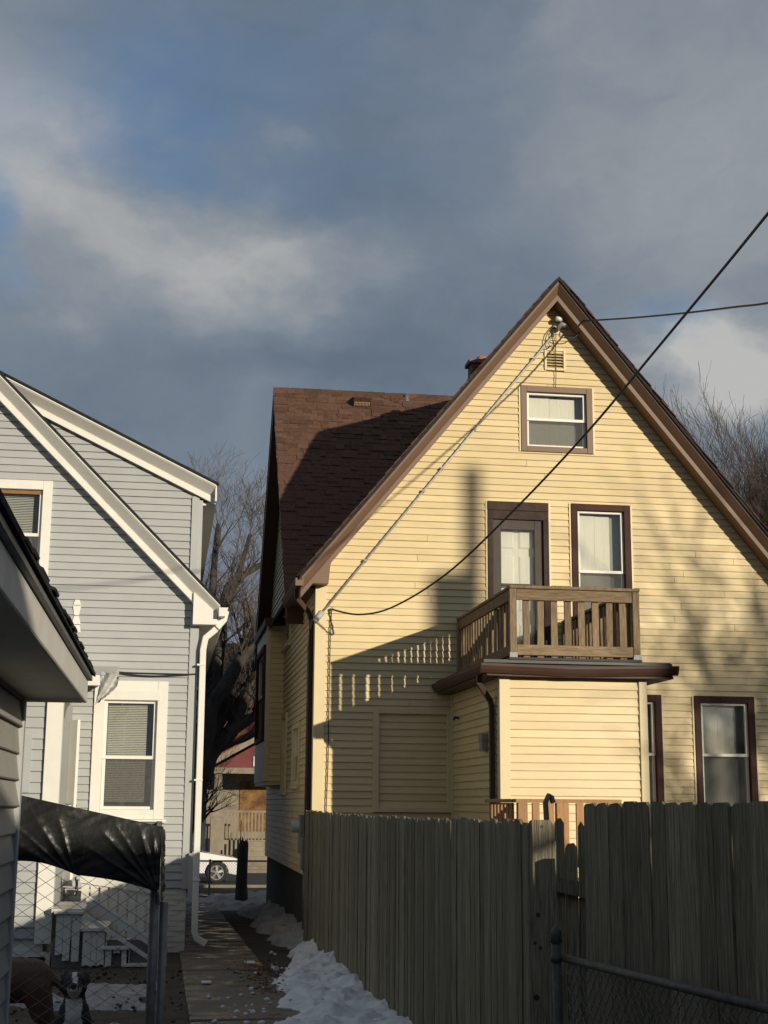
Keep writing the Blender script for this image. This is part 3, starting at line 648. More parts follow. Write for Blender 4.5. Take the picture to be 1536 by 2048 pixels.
for i in range(nb):
    x = BX0+.092+(BX1-BX0-.184)*(i+.75)/(nb+.4)
    bevel(place('baluster', bmesh_, bal, Matrix.Translation((x, BY+.068, ZB+.035)) @ Matrix.Rotation(R(rr.uniform(-.6, .6)), 4, 'Y')), .003)
nb2 = int((YR-BY)/.185)
for X in (BX0+.068, BX1-.068):
    for i in range(nb2):
        y = BY+.13+(YR-BY-.3)*(i+.6)/nb2
        if X < BX0+.1 and i in (4,): y += .05
        bevel(place('baluster', bmesh_, bal, Matrix.Translation((X, y, ZB+.035)) @ Matrix.Rotation(R(90+rr.uniform(-1, 1)), 4, 'Z') @ Matrix.Rotation(R(rr.uniform(-1.2, 1.2)), 4, 'Y')), .003)
for x in (BX0+.045, BX1-.045):
    m = MB(); m.box(x-.05, x+.05, BY-.006, BY-.001, ZB+.0, ZB+.09); m.obj('post_bracket', 'galvanised_dull', bal)
# thing stored on the balcony
ck = thing('storage_crate', (BX0+.75, YR-.85, ZB+.03), 'low black crate standing on the balcony behind the balusters', 'crate')
m = MB(); cx, cy = BX0+.75, YR-.85
m.box(cx-.22, cx+.22, cy-.2, cy+.2, ZB+.031, ZB+.36); bevel(m.obj('crate_body', 'dark_metal', ck), .01); m = MB(); m.box(cx-.24, cx+.24, cy-.22, cy+.22, ZB+.361, ZB+.40); bevel(m.obj('crate_rim', 'dark_metal', ck), .01)
# ---- service cable, weatherhead and wires on the gable
c0 = atY(641, 1229, YR-.06); c1 = atY(1112, 664, YR-.06); m = MB()
m.tube([c0, c0.lerp(c1, .5), c1], .0155, 10); sc_ = m.obj('service_conduit', 'grey_cable', yh, smooth=True)
m = MB(); m.tube([c0+Vector((-.08, 0, -.10)), c0+Vector((.03, 0, .04))], .042, 10); m.obj('conduit_elbow', 'grey_cable', sc_, smooth=True)
for f in (.18, .42, .50, .64, .90):
    p = c0.lerp(c1, f); m = MB(); d_ = (c1-c0).normalized(); m.strip([p-d_*.018, p+d_*.018], .052, .045, (d_.z, 0, -d_.x)); m.obj('conduit_clamp', 'galvanised_dull', sc_)
wh = atY(1117, 655, YR-.14); m = MB(); m.tube([wh+Vector((-.02, .05, -.05)), wh, wh+Vector((.05, -.03, .05)), wh+Vector((.10, -.04, .02))], [.02, .036, .04, .03], 10); m.obj('weatherhead', 'meter_grey', yh, smooth=True)
ins = atY(1116, 640, YR-.08); m = MB(); m.tube([(ins.x, YR-.02, ins.z), (ins.x, YR-.13, ins.z)], .02, 8); m.tube([(ins.x-.05, YR-.13, ins.z), (ins.x+.05, YR-.13, ins.z)], .04, 10); m.obj('insulator', 'white_paint', yh, smooth=True)
def wire(pts, r, parent, m_='black_cable', name='loose_wire', sides=5):
    # smooth curve through pts
    P = [Vector(p) for p in pts]; out = []
    for i in range(len(P)-1):
        a, b, c, d_ = P[max(i-1, 0)], P[i], P[i+1], P[min(i+2, len(P)-1)]
        for k in range(6):
            t_ = k/6; out.append(.5*((2*b)+(c-a)*t_+(2*a-5*b+4*c-d_)*t_*t_+(3*b-a-3*c+d_)*t_**3))
    out.append(P[-1]); return MB().tube(out, r, sides).obj(name, m_, parent, smooth=True)
def wy(L_, y): return [atY(a, b, y) for a, b in L_]
wire(wy(((1113, 645), (1096, 665), (1090, 685), (1094, 697), (1104, 690)), YR-.07), .007, yh)
wire(wy(((1110, 650), (1105, 675), (1108, 698)), YR-.09), .006, yh)
wire(wy(((1122, 660), (1119, 672), (1132, 676), (1150, 674), (1162, 660), (1168, 645)), YR-.2), .009, yh)
wire(wy(((1112, 668), (1111, 700), (1112, 740), (1111, 775)), YR-.05), .006, yh)
wire(wy(((663, 1222), (661, 1260), (659, 1340), (657, 1440), (656, 1520), (652, 1625), (651, 1680)), YR-.045), .008, yh)
m = MB(); p = atY(664, 1218, YR-.05); m.tube([(p.x, YR-.01, p.z), (p.x, YR-.09, p.z)], .022, 8); m.obj('wire_hook', 'galvanised_dull', yh)
# ---- meter, pipes and downspout on the alley wall
m = MB(); m.strip([(el.x-.02, 20.62, ZE-.10), (el.x-.02, 20.64, ZE-.22), (XL-.10, 20.74, ZE-.42), (XL-.055, 20.76, ZE-.55), (XL-.055, 20.76, .15)], .085, .065, (0, 1, 0)); m.obj('downspout', 'brown_gutter', yh)
mt = atX(586, 1655, XL-.12); m = MB(); my = 21.25
m.box(XL-.14, XL-.02, my-.14, my+.14, 1.20, 1.75); bx_ = bevel(m.obj('meter_box', 'meter_grey', yh), .01)
m = MB(); m.tube([(XL-.14, my, 1.58), (XL-.25, my, 1.58)], .085, 16); m.obj('meter', 'lamp_glass', bx_, smooth=False)
m = MB(); m.box(XL-.13, XL-.02, 20.98-.1, 20.98+.1, .98, 1.42); bevel(m.obj('junction_box', 'meter_grey', yh), .01)
m = MB(); m.tube([(XL-.07, 20.99, 1.4), (XL-.07, 20.99, 4.2), (XL-.06, 20.6, 4.55)], .02, 8); m.tube([(XL-.07, 20.98, .05), (XL-.07, 20.98, 1.0)], .025, 8); m.obj('conduit', 'galvanised_dull', yh, smooth=True)
wire([(XL-.05, 20.66, ZE-.4), (XL-.06, 20.68, 3.9), (XL-.05, 20.70, 2.5), (XL-.05, 20.72, 1.2)], .008, yh)
# ---- oriel bay on the alley side
by0 = atX(567, 1400, XL).y; bx0 = atY(533, 1400, by0).x; zb0 = atY(550, 1563, by0).z; zb1 = min(atY(550, 1252, by0).z, 5.3); by1 = by0+3.1
siding('bay_rear_wall', yh, Wall('Y', by0), lambda z: bx0+.02, lambda z: XL, zb0, zb1, EX, [], Y2, 'cream_trim', lip=.016)
bq = (by0+.45, by1-.45, zb0+.75, zb1-.3)
siding('bay_side_wall', yh, Wall('X', bx0), lambda z: by0+.03, lambda z: by1, zb0, zb1, EX*2, [(bq[0]+.03, bq[1]-.03, bq[2]+.03, bq[3]-.03)], Y2, 'cream_trim', boards=False)
window(yh, Wall('X', bx0), *bq, .10, 'brown_paint', cover=None)
m = MB(); m.box(bx0+.02, XL, by0+.02, by1, zb0-.06, zb0-.003); m.box(bx0-.02, bx0+.06, by0-.022, by0+.06, zb0, zb1); m.obj('bay_trim', 'cream_trim', yh)
m = MB(); m.box(bx0-.06, XL, by0-.08, by1+.1, zb1+.003, zb1+.14); m.obj('bay_roof', 'brown_gutter', yh)
# ------------------------------------------------------------------ grey house
YG = 19.4; XG = atY(386, 1480, YG).x; WG = Wall('Y', YG)
g0 = atY(441, 1208, YG-.3); g1 = atY(0, 747, YG-.3); SG = (g1.z-g0.z)/(g0.x-g1.x); GRX = XG-3.9; GRZ = g0.z+SG*(g0.x-GRX)
d0 = atY(433, 968, YG-.08); d1 = atY(30, 761, YG-.08); SD = (d1.z-d0.z)/(d0.x-d1.x)
def gR(z): return g0.x-(z-g0.z)/SG
def dR_(z): return d0.x-(z-d0.z)/SD
gh = thing('grey_house', (XG, YG, 0), 'pale grey clapboard house with white trim and a white downspout at the alley', 'house')
G2 = ['grey_siding', 'grey_lip_shade']
GW = {'up': rect(-62, 960, 101, 1170, YG), 'low': rect(184, 1362, 332, 1638, YG)}
ZGF = atY(350, 1776, YG).z; XG0 = GRX-3.9
gh_holes = [(a+.03, b-.03, c+.03, d-.03) for a, b, c, d in GW.values()]
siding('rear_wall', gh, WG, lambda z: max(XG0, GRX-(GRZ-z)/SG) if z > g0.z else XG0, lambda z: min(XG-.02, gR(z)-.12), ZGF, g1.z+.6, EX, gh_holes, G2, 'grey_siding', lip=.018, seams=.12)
YD = YG+.14
siding('dormer_end_wall', gh, Wall('Y', YD), lambda z: gR(z)-.25, lambda z: min(XG-.0, dR_(z)-.1), g0.z+.0, d1.z-.1, EX, [], G2, 'grey_siding', lip=.018)
m = MB(); m.box(XG-.09, XG+.03, YG-.034, YG+.09, ZGF-.01, g0.z-.12); bevel(m.obj('corner_board', 'grey_siding', gh))
m = MB(); m.box(XG-.08, XG+.03, YD-.034, YD+.09, g0.z+.1, d0.z-.2); bevel(m.obj('corner_board', 'grey_siding', gh))
m = MB(); m.box(XG0, XG-.02, YG+.03, 31, -.6, ZGF-.003); fnd = m.obj('foundation', 'old_white_paint', gh)
rb = random.Random(4); bks = [MB().box(-w/2, w/2, -.012, 0, 0, .055).mesh('brick', 'old_white_paint') for w in (.20, .19, .21)]
for r_ in range(int((ZGF+.0)/.066)):
    for i in range(9):
        x = XG-.13-i*.215-(.1 if r_ % 2 else 0)
        place('brick', bks[rb.randrange(3)], fnd, Matrix.Translation((x, YG+.03-rb.uniform(0, .004), .005+r_*.066)))
m = MB(); m.box(XG-.12, XG-.02, YG+.1, 31, ZGF, d0.z-.15); m.obj('alley_wall', 'grey_siding', gh)
# roofs
def slab(name, house, xa, za, xb, zb, y0, y1, t, mt): mb = MB(); mb.hexa([(xa, y0, za), (xb, y0, zb), (xb, y1, zb), (xa, y1, za)], [(xa, y0, za+t), (xb, y0, zb+t), (xb, y1, zb+t), (xa, y1, za+t)]); return mb.obj(name, mt, house)
slab('roof', gh, g0.x+.03, g0.z-.03*SG, GRX, GRZ, YG-.33, 31, .028, 'shingle_black'); slab('roof', gh, 2*GRX-g0.x, g0.z, GRX, GRZ, YG-.33, 31, .028, 'shingle_black')
DT = d0.x-(GRZ-d0.z)/SD if SD > 0 else GRX
slab('dormer_roof', gh, d0.x+.03, d0.z-.03*SD, d1.x-.6, d1.z+.6*SD, YG-.11, 28, .028, 'shingle_black')
WT = ('white_paint',)*3
rake(gh, 'rake', ((g0.x, g0.z), (GRX, GRZ)), YG-.3, YG, WT, s=1.0); rake(gh, 'rake', ((2*GRX-g0.x, g0.z), (GRX, GRZ)), YG-.3, YG, WT, s=1.0)
rake(gh, 'rake', ((d0.x, d0.z), (d1.x-.3, d1.z+.3*SD)), YG-.08, YD, WT, s=1.0)
m = MB(); m.box(XG+.0, d0.x-.01, YG+.15, 28, d0.z-.26, d0.z-.22); m.box(d0.x-.012, d0.x+.012, YG-.06, 28, d0.z-.24, d0.z-.02); m.obj('dormer_soffit', 'white_paint', gh)
m = MB(); m.prism([(g0.x-.035, YG-.215, g0.z-.12), (g0.x-.035, YG-.215, g0.z-.27), (XG-.06, YG-.215, g0.z-.27), (XG-.06, YG-.215, g0.z+.16)], (0, .2, 0)); m.obj('eave_return', 'white_paint', gh)
m = MB(); m.box(XG, g0.x-.02, YG-.0, 31, g0.z-.16, g0.z-.13); m.obj('soffit', 'white_paint', gh)
mb = gutter(gh, 0, 0, 0, 0, 'white_paint'); bpy.data.objects.remove(mb)
m = MB(); gx = g0.x-.02; pr = [(0, 0), (.085, .0), (.11, .06), (.125, .12), (.11, .12), (.10, .06), (.078, .01), (.008, .01), (.008, .12), (0, .12)]
m.prism([(gx+u, YG-.34, g0.z-.17+v) for u, v in pr], (0, 11, 0)); m.box(gx+.001, gx+.115, YG-.345, YG-.341, g0.z-.168, g0.z-.052); m.obj('gutter', 'white_paint', gh)
dsx = [atY(*p, YG-.10) for p in ((452, 1222), (448, 1240), (428, 1262), (411, 1276), (406, 1300), (400, 1500), (393, 1720), (389, 1862), (393, 1876), (412, 1888))]
m = MB(); m.strip(dsx, .075, .085, (0, 1, 0)); ds = bevel(m.obj('downspout', 'white_paint', gh), .008)
for py in (1330, 1560, 1760):
    p = atY(403-(py-1300)*.024, py, YG-.10); m = MB(); m.box(p.x-.055, p.x+.055, YG-.15, YG-.05, p.z-.012, p.z+.012); m.obj('downspout_strap', 'white_paint', ds)
m = MB(); q0 = atY(383, 1750, YG-.03); m.box(q0.x-.045, q0.x+.05, YG-.12, YG-.037, q0.z-.28, q0.z+.28); bevel(m.obj('utility_box', 'grey_siding', gh), .006)
# windows
window(gh, WG, *GW['up'], .125, 'white_paint', cover='blind', split=.48, proud=.05)
u0, u1, z0, z1 = GW['up']; m = MB(); WG.box(m, u0+.13, u1-.14, -.02, -.004, z1-.185, z1-.13); m.obj('bare_wood_strip', 'raw_wood', gh, label='strip of bare brown wood over the upper window sash')
w2 = window(gh, WG, *GW['low'], .135, 'white_paint', cover='blind', split=.47, proud=.05, sill=True, top=.26)
u0, u1, z0, z1 = GW['low']; m = MB(); WG.box(m, u0+.11, u1-.10, .03, .062, z1-.255, z1-.13); m.obj('head_board', 'white_paint', w2)
# cable bundle and wires on the wall
wire(wy(((205, 1337), (250, 1348), (300, 1352), (345, 1351), (392, 1348)), YG-.05), .010, gh); wire(wy(((200, 1340), (250, 1345), (310, 1347), (392, 1349)), YG-.04), .009, gh)
# ghost of an old fixture: white lantern shape nailed on the siding
fp = atY(153, 1235, YG-.03); m = MB()
for a, b, w0, w1 in ((.17, .24, .03, .05), (.03, .16, .055, .03), (-.09, .02, .03, .06), (-.2, -.1, .05, .065)):
    m.hexa([(fp.x-w1, YG-.03, fp.z+a), (fp.x+w1, YG-.03, fp.z+a), (fp.x+w0, YG-.03, fp.z+b), (fp.x-w0, YG-.03, fp.z+b)], [(fp.x-w1, YG-.022, fp.z+a), (fp.x+w1, YG-.022, fp.z+a), (fp.x+w0, YG-.022, fp.z+b), (fp.x-w0, YG-.022, fp.z+b)])
m.obj('wall_ornament', 'white_paint', gh)
# rear vestibule
YV = 17.5; XV = atY(124, 1480, YV).x; ZV = 3.15; XV0 = XG0+.4
siding('vestibule_wall', gh, Wall('Y', YV), lambda z: XV0, lambda z: XV-.12, .35, ZV, EX*1.25, [], G2, 'grey_siding', lip=.016)
m = MB(); m.box(XV-.19, XV+.0, YV-.07, YV+.12, .3, ZV); bevel(m.obj('corner_trim', 'white_paint', gh))
m = MB(); m.box(XV-.08, XV-.012, YV+.12, YG-.03, .3, ZV); m.obj('vestibule_side', 'grey_siding', gh)
m = MB(); m.box(XV0, XV-.1, YV+.05, YG, -.3, .35); m.obj('vestibule_base', 'old_white_paint', gh)
a = atY(44, 1530, YV-.03); b = atY(61, 1530, YV-.03); c = atY(50, 1470, YV); d_ = atY(50, 1585, YV); m = MB(); m.box(a.x-.2, b.x, YV-.03, YV, d_.z, c.z); bevel(m.obj('hatch_panel', 'grey_siding', gh))
vr = atY(228, 1362, 17.1); m = MB(); m.hexa([(XV0-.2, 17.12, vr.z-.05), (vr.x-.02, 17.12, vr.z-.05), (vr.x-.02, YG-.03, vr.z+.28), (XV0-.2, YG-.03, vr.z+.28)], [(XV0-.2, 17.12, vr.z+.05), (vr.x-.02, 17.12, vr.z+.05), (vr.x-.02, YG-.03, vr.z+.38), (XV0-.2, YG-.03, vr.z+.38)]); m.obj('vestibule_roof', 'old_white_paint', gh)
m = MB(); m.box(XV0-.2, vr.x, 17.03, 17.12, vr.z-.06, vr.z+.06); m.obj('vestibule_gutter', 'white_paint', gh)
m = MB(); h_ = Vector((atY(137, 1540, 19.05).x, 19.12, 0)); e_ = Vector((atY(156, 1540, 18.95).x, 18.95, 0)); dv = (e_-h_).normalized(); nv = Vector((dv.y, -dv.x, 0))*.04
m.hexa([h_+Vector((0, 0, .86)), e_+Vector((0, 0, .86)), e_+nv+Vector((0, 0, .86)), h_+nv+Vector((0, 0, .86))], [h_+Vector((0, 0, 2.95)), e_+Vector((0, 0, 2.95)), e_+nv+Vector((0, 0, 2.95)), h_+nv+Vector((0, 0, 2.95))]); dr = m.obj('open_door', 'white_paint', gh)
m = MB(); kx = e_+nv*.5-dv*.06; m.tube([kx+nv*-1.5+Vector((0, 0, 1.86)), kx+nv*2.2+Vector((0, 0, 1.86))], .02, 8); m.tube([kx+nv*2.2+Vector((0, 0, 1.86)), kx+nv*3+Vector((0, 0, 1.86))], .032, 10); m.obj('door_knob', 'galvanised', dr, smooth=True)
# plank steps with a broken white skirt, going down along the wall
YS = 17.25
lz = atY(140, 1818, YS).z; m = MB(); m.box(XV+.0, atY(168, 1820, YS).x, YS, 18.5, lz-.04, lz); st = m.obj('rear_steps', 'old_white_paint', gh)
tr = [(112, 167, 1822), (165, 216, 1856), (207, 259, 1893), (250, 305, 1927)]
rs = random.Random(12)
for i, (p0, p1, py) in enumerate(tr):
    a, b = atY(p0, py, YS), atY(p1, py, YS)
    m = MB(); m.box(a.x-.02, b.x, YS-.04, 18.3, a.z-.035, a.z); bevel(m.obj('tread', 'old_white_paint', st), .005)
    m = MB(); m.box(b.x-.03, b.x-.005, YS, 18.3, a.z-.2, a.z-.036); m.obj('riser', 'old_white_paint', st)
    x = a.x+.01
    while x < b.x-.06:
        w = rs.uniform(.06, .1); zb_ = gz(YS)+rs.choice((.0, .0, .02, .06, .14)); 
        if zb_ < a.z-.06:
            m = MB(); top = a.z-.037
            m.prism([(x, YS, top), (x+w, YS, top), (x+w, YS, zb_+rs.uniform(0, .03)), (x+w*.55, YS, zb_+rs.uniform(-.0, .04)), (x, YS, zb_+rs.uniform(0, .03))], (0, .02, 0)); m.obj('skirt_plank', 'old_white_paint', st)
        x += w+rs.choice((.004, .004, .02))
m = MB(); m.box(XV+.02, XV+1.2, YS+.08, YS+.1, gz(YS)-.05, gz(YS)+.3); m.obj('skirt_back', 'room', st)
for off, w in ((0, .11), (-.16, .05)):
    a, b = atY(172, 1808, YS-.05), atY(306, 1897, YS-.05); m = MB(); up_ = Vector((0, 0, off)); m.hexa([a+up_, b+up_, b+up_+Vector((0, .04, 0)), a+up_+Vector((0, .04, 0))], [a+up_+Vector((0, 0, w)), b+up_+Vector((0, 0, w)), b+up_+Vector((0, .04, w)), a+up_+Vector((0, .04, w))]); m.obj('handrail', 'old_white_paint', st)
for i in range(8):
    px = 170+i*19; a = atY(px, 1785, 18.35); m = MB(); m.box(a.x-.045, a.x+.045, 18.35, 18.38, gz(18)+.0, a.z+.25-.02*i); m.obj('railing_board', 'old_white_paint', st)
m = MB(); a = atY(160, 1765, 18.34); b = atY(322, 1790, 18.34); m.hexa([a, b, b+Vector((0, -.03, 0)), a+Vector((0, -.03, 0))], [v+Vector((0, 0, .09)) for v in (a, b, b+Vector((0, -.03, 0)), a+Vector((0, -.03, 0)))]); m.obj('railing_rail', 'old_white_paint', st)
# basement window beside the steps
bw = rect(2, 1905, 98, 1985, YV-.05); m = MB(); m.box(bw[0], bw[1], YV-.06, YV+.04, bw[3]-.05, bw[3]); m.box(bw[1]-.05, bw[1], YV-.06, YV+.04, bw[2], bw[3]-.05); m.box(bw[0], bw[1]-.05, YV-.06, YV+.04, bw[2], bw[2]+.05); m.box((bw[0]+bw[1])/2-.02, (bw[0]+bw[1])/2+.02, YV-.055, YV+.04, bw[2]+.05, bw[3]-.05)
bwn = m.obj('basement_window', 'old_white_paint', gh); m = MB(); m.box(bw[0], bw[1]-.04, YV+.02, YV+.045, bw[2]+.04, bw[3]-.04); m.obj('pane', 'dark_metal', bwn)
# torn plastic bag caught on the vestibule gutter
pb = MB(); rs = random.Random(2); n_ = 14
for i in range(n_+1):
    for j in range(9):
        f, g = i/n_, j/8; x = vr.x-.14+.20*g*(1-.62*f)+.06*math.sin(f*3)*g-.06*f; z = vr.z+.10-.40*f*(1-.35*g)+rs.uniform(-.012, .012)-(.06*g); y = 16.98+.05*math.sin(g*9+f*4)+rs.uniform(-.012, .012)
        pb.v.append((x, y, z))
for i in range(n_):
    for j in range(8): k = i*9+j; pb.f.append((k, k+1, k+10, k+9)); pb.m.append(0)
tag(pb.obj('plastic_bag', 'plastic_bag', smooth=True, org=(vr.x, 17, vr.z)), 'torn clear plastic sheet hanging from the small porch gutter of the grey house', 'plastic bag')

# ------------------------------------------------------------------ garage on the left
YQ = 6.4; XQ = atY(34, 1500, YQ).x
ga = thing('garage', (XQ, 3, gz(3)), 'grey-sided garage with peeling white eave and ragged black shingles', 'garage')
fe = atY(174, 1406, 6.52); ft = atY(176, 1362, 6.52)
siding('alley_wall', ga, Wall('X', XQ, 1), lambda z: 1.5, lambda z: YQ-.02, .2, fe.z+.02, .112, [], ['garage_siding', 'grey_lip_shade'], 'garage_siding', lip=.022)
m = MB(); m.box(XQ-.06, XQ+.028, YQ-.045, YQ+.028, .2, fe.z+.02); bevel(m.obj('corner_board', 'grey_siding', ga))
m = MB(); m.box(XQ-4, XQ-.06, YQ-.1, YQ, .2, fe.z+.02); m.box(XQ-4, XQ-3.9, 1.5, YQ-.1, .2, fe.z); m.obj('wall', 'garage_siding', ga)
m = MB(); m.box(XQ-4, fe.x-.02, 1.2, 6.5, fe.z+.012, fe.z+.03); m.obj('soffit', 'old_white_paint', ga)
m = MB(); m.box(fe.x-.02, fe.x, 1.2, 6.52, fe.z, ft.z); bevel(m.obj('fascia', 'old_white_paint', ga)); m = MB(); m.box(XQ-4, fe.x-.02, 6.5, 6.52, fe.z, ft.z); m.obj('fascia', 'old_white_paint', ga)
m = MB(); m.box(fe.x-.01, fe.x+.018, 1.2, 6.54, ft.z+.002, ft.z+.02); m.obj('drip_edge', 'galvanised_dull', ga)
m = MB(); m.hexa([(fe.x+.03, 1.2, ft.z+.022), (fe.x+.03, 6.56, ft.z+.022), (XQ-2, 6.56, ft.z+.9), (XQ-2, 1.2, ft.z+.9)], [(fe.x+.03, 1.2, ft.z+.04), (fe.x+.03, 6.56, ft.z+.04), (XQ-2, 6.56, ft.z+.93), (XQ-2, 1.2, ft.z+.93)])
m.hexa([(XQ-4.2, 1.2, ft.z+.0), (XQ-4.2, 6.56, ft.z), (XQ-2, 6.56, ft.z+.9), (XQ-2, 1.2, ft.z+.9)], [(XQ-4.2, 1.2, ft.z+.03), (XQ-4.2, 6.56, ft.z+.03), (XQ-2, 6.56, ft.z+.93), (XQ-2, 1.2, ft.z+.93)]); grf = m.obj('roof', 'shingle_black', ga)
m = MB(); m.prism([(XQ-4, YQ-.02, fe.z+.03), (fe.x-.3, YQ-.02, fe.z+.06), (XQ-2, YQ-.02, ft.z+.86)], (0, .03, 0)); m.obj('gable', 'garage_siding', ga)
sv = [MB().box(-.02, w, -.0, .23, 0, .008).mesh('shingle', 'shingle_black') for w in (.12, .16, .2)]
y = 1.4; rs = random.Random(6)
while y < 6.5:
    k = rs.randrange(3)
    for lay in range(3):
        M = Matrix.Translation((fe.x+.028+rs.uniform(-.012, .012)-.012*lay, y+rs.uniform(-.02, .02), ft.z+.030+.007*lay+rs.uniform(0, .004))) @ Matrix(((0, -.91, .41), (1, 0, 0), (0, .41, .91))).to_4x4() @ Matrix.Rotation(R(rs.uniform(-3, 5)), 4, 'X')
        place('shingle', sv[k], grf, M)
    y += .15
# ------------------------------------------------------------------ wooden fences
rs = random.Random(21)
def picket_meshes(h, mt='weathered_wood', w=.139, n=5, t=.018):
    out = []
    for i in range(n):
        c = rs.uniform(.018, .030); a, b = rs.uniform(.015, .032), rs.uniform(.015, .032); ww = w*rs.uniform(.97, 1.0)
        mb = MB(); mb.prism([(0, 0, 0), (ww, 0, 0), (ww*1.0, 0, h-a), (ww-c, 0, h), (c, 0, h-rs.uniform(0, .006)), (0, 0, h-b)], (0, t, 0)); out.append(mb.mesh('fence_board', mt))
    return out
FX = 1.93; H0 = 1.80
fl = thing('board_fence', (FX, 13, 0), 'weathered grey dog-ear board fence running along the snowy alley to the yellow house', 'fence')
pm = picket_meshes(H0+.02)
y = 7.52; i = 0
while y < 19.55:
    zt_ = atX(1085, 1641, FX).z if False else 1.815
    top = 1.822-.018*math.sin((y-7.5)/12*math.pi)+rs.uniform(-.012, .012)
    yn = y
    M = Matrix.Translation((FX+rs.uniform(-.006, .006), yn, top-(H0+.02))) @ Matrix.Rotation(R(90+rs.uniform(-2.5, 2.5)), 4, 'Z') @ Matrix.Rotation(R(rs.uniform(-.45, .45)), 4, 'Y')
    place('fence_board', pm[rs.randrange(5)], fl, M); y += .1425+rs.uniform(0, .006); i += 1
    if 16.55 < y < 16.70: y += .03
for z in (.55, 1.45):
    y = 7.5
    while y < 19:
        m = MB(); m.box(FX+.022, FX+.06, y, min(y+2.98, 19.4), z-.045, z+.045); m.obj('fence_rail', 'weathered_wood', fl); y += 3
y = 7.55
while y < 19.6:
    m = MB(); m.box(FX+.062, FX+.15, y, y+.09, gz(y)-.4, 1.72); m.obj('fence_post', 'weathered_wood', fl); y += 2.96
# gate post board at the near end
m = MB(); a, b = atY(1056, 1700, 7.42), atY(1110, 1700, 7.42); zt2 = atY(1083, 1640, 7.42).z
m.prism([(a.x, 7.42, .1), (b.x, 7.42, .1), (b.x, 7.42, zt2-.03), (b.x-.022, 7.42, zt2), (a.x+.022, 7.42, zt2), (a.x, 7.42, zt2-.03)], (0, .03, 0)); bevel(m.obj('end_board', 'weathered_wood', fl, label='wide knotty end board, lit at its top'), .004)
for px, py, r_ in ((1084, 1653, .010), (1076, 1830, .012), (1070, 1886, .009), (1081, 1896, .01), (1073, 1995, .016)):
    p = atY(px, py, 7.419); m = MB(); m.tube([(p.x, 7.4185, p.z), (p.x, 7.4205, p.z)], r_, 10); m.obj('knot', 'dark_metal', fl)
# gate leaf between the two fences
gt = thing('wooden_gate', (2.2, 8.3, .25), 'narrow gap of dark uneven gate boards beside the knotty end board', 'gate')
for p0, p1, pt in ((1112, 1130, 1636), (1133, 1156, 1686), (1159, 1171, 1643)):
    a, b = atY(p0, 1750, 8.35), atY(p1, 1750, 8.35); zt_ = atY((p0+p1)/2, pt, 8.35).z; w = b.x-a.x
    m = MB(); m.prism([(a.x, 8.35, .2), (b.x, 8.35, .2), (b.x, 8.35, zt_-.03), (b.x-.02, 8.35, zt_), (a.x+.015, 8.35, zt_-.005), (a.x, 8.35, zt_-.03)], (0, .02, 0)); m.obj('gate_board', 'weathered_wood', gt)
a, b = atY(1108, 1752, 8.30), atY(1176, 1768, 8.30); m = MB(); m.hexa([a, b, b+Vector((0, .04, 0)), a+Vector((0, .04, 0))], [v+Vector((0, 0, -.085)) for v in (a, b, b+Vector((0, .04, 0)), a+Vector((0, .04, 0)))]); m.obj('gate_rail', 'weathered_wood', gt)
p = [atY(x, y_, 8.6) for x, y_ in ((1093, 1640), (1091, 1605), (1097, 1590), (1103, 1594), (1106, 1606))]
m = MB(); m.strip(p, .05, .022, (0, 1, 0)); m.obj('gate_hook', 'weathered_wood', gt)
# right-hand fence and chain link in front of it
A2 = atZ(1130, 1908, 1.20); B2 = atZ(1536, 2006, 1.20); dl = (B2-A2); dl.z = 0; dl.normalize(); nl = Vector((-dl.y, dl.x, 0));
if nl.x < 0: nl = -nl
fr_ = thing('tall_board_fence', tuple((A2+nl*.3).to_tuple()[:2])+(.25,), 'tall dark weathered board fence standing behind the chain link', 'fence')
w0 = A2+nl*.16; st_ = atP(1168, 1700, w0, nl); L_ = (atP(1536, 1700, w0, nl)-st_).dot(dl)+1.1
pr_ = picket_meshes(1.75); s_ = 0; ang = math.atan2(dl.y, dl.x)
while s_ < L_:
    p = st_+dl*s_; prj = atP(1168+max(0, min(1, s_/(L_-1.1)))*368, 1604-1.5*max(0, min(1, s_/(L_-1.1))), w0, nl).z+rs.uniform(-.006, .006)
    M = Matrix.Translation((p.x, p.y, prj-1.75)) @ Matrix.Rotation(ang+R(rs.uniform(-2, 2)), 4, 'Z') @ Matrix.Rotation(R(rs.uniform(-.4, .4)), 4, 'Y')
    place('fence_board', pr_[rs.randrange(5)], fr_, M); s_ += .1395+rs.uniform(-.001, .003)
for z in (.6, 1.4):
    a = st_+nl*.022; b = st_+dl*L_+nl*.022; a.z = b.z = z; m = MB(); m.hexa([a, b, b+nl*.04, a+nl*.04], [v+Vector((0, 0, .09)) for v in (a, b, b+nl*.04, a+nl*.04)]); m.obj('fence_rail', 'weathered_wood', fr_)
for s_ in (.05, 2.2):
    a = st_+dl*s_+nl*.11; m = MB(); m.box(a.x-.045, a.x+.045, a.y-.045, a.y+.045, 0, 1.7); m.obj('fence_post', 'weathered_wood', fr_)
def chain(mb, P0, P1, z0, z1, dw, dh, r, sides=4, seed=1, jit=.0):
    d_ = Vector((P1[0]-P0[0], P1[1]-P0[1], 0)); L_ = d_.length; d_.normalize(); nn = Vector((-d_.y, d_.x, 0)); nw = int(L_/(dw/2)); rj = random.Random(seed)
    n = int((z1-z0)/(dh/2))
    for i in range(nw):
        pts = []
        for k in range(n+1):
            odd = (k+i) % 2; u = i*dw/2+(dw/2 if odd else 0); s_ = 1 if odd else -1
            pts.append(Vector((P0[0], P0[1], z0+k*dh/2))+d_*min(u+rj.uniform(-jit, jit), L_)+nn*(s_*r*1.1))
        mb.tube(pts, r, sides, cap=False)
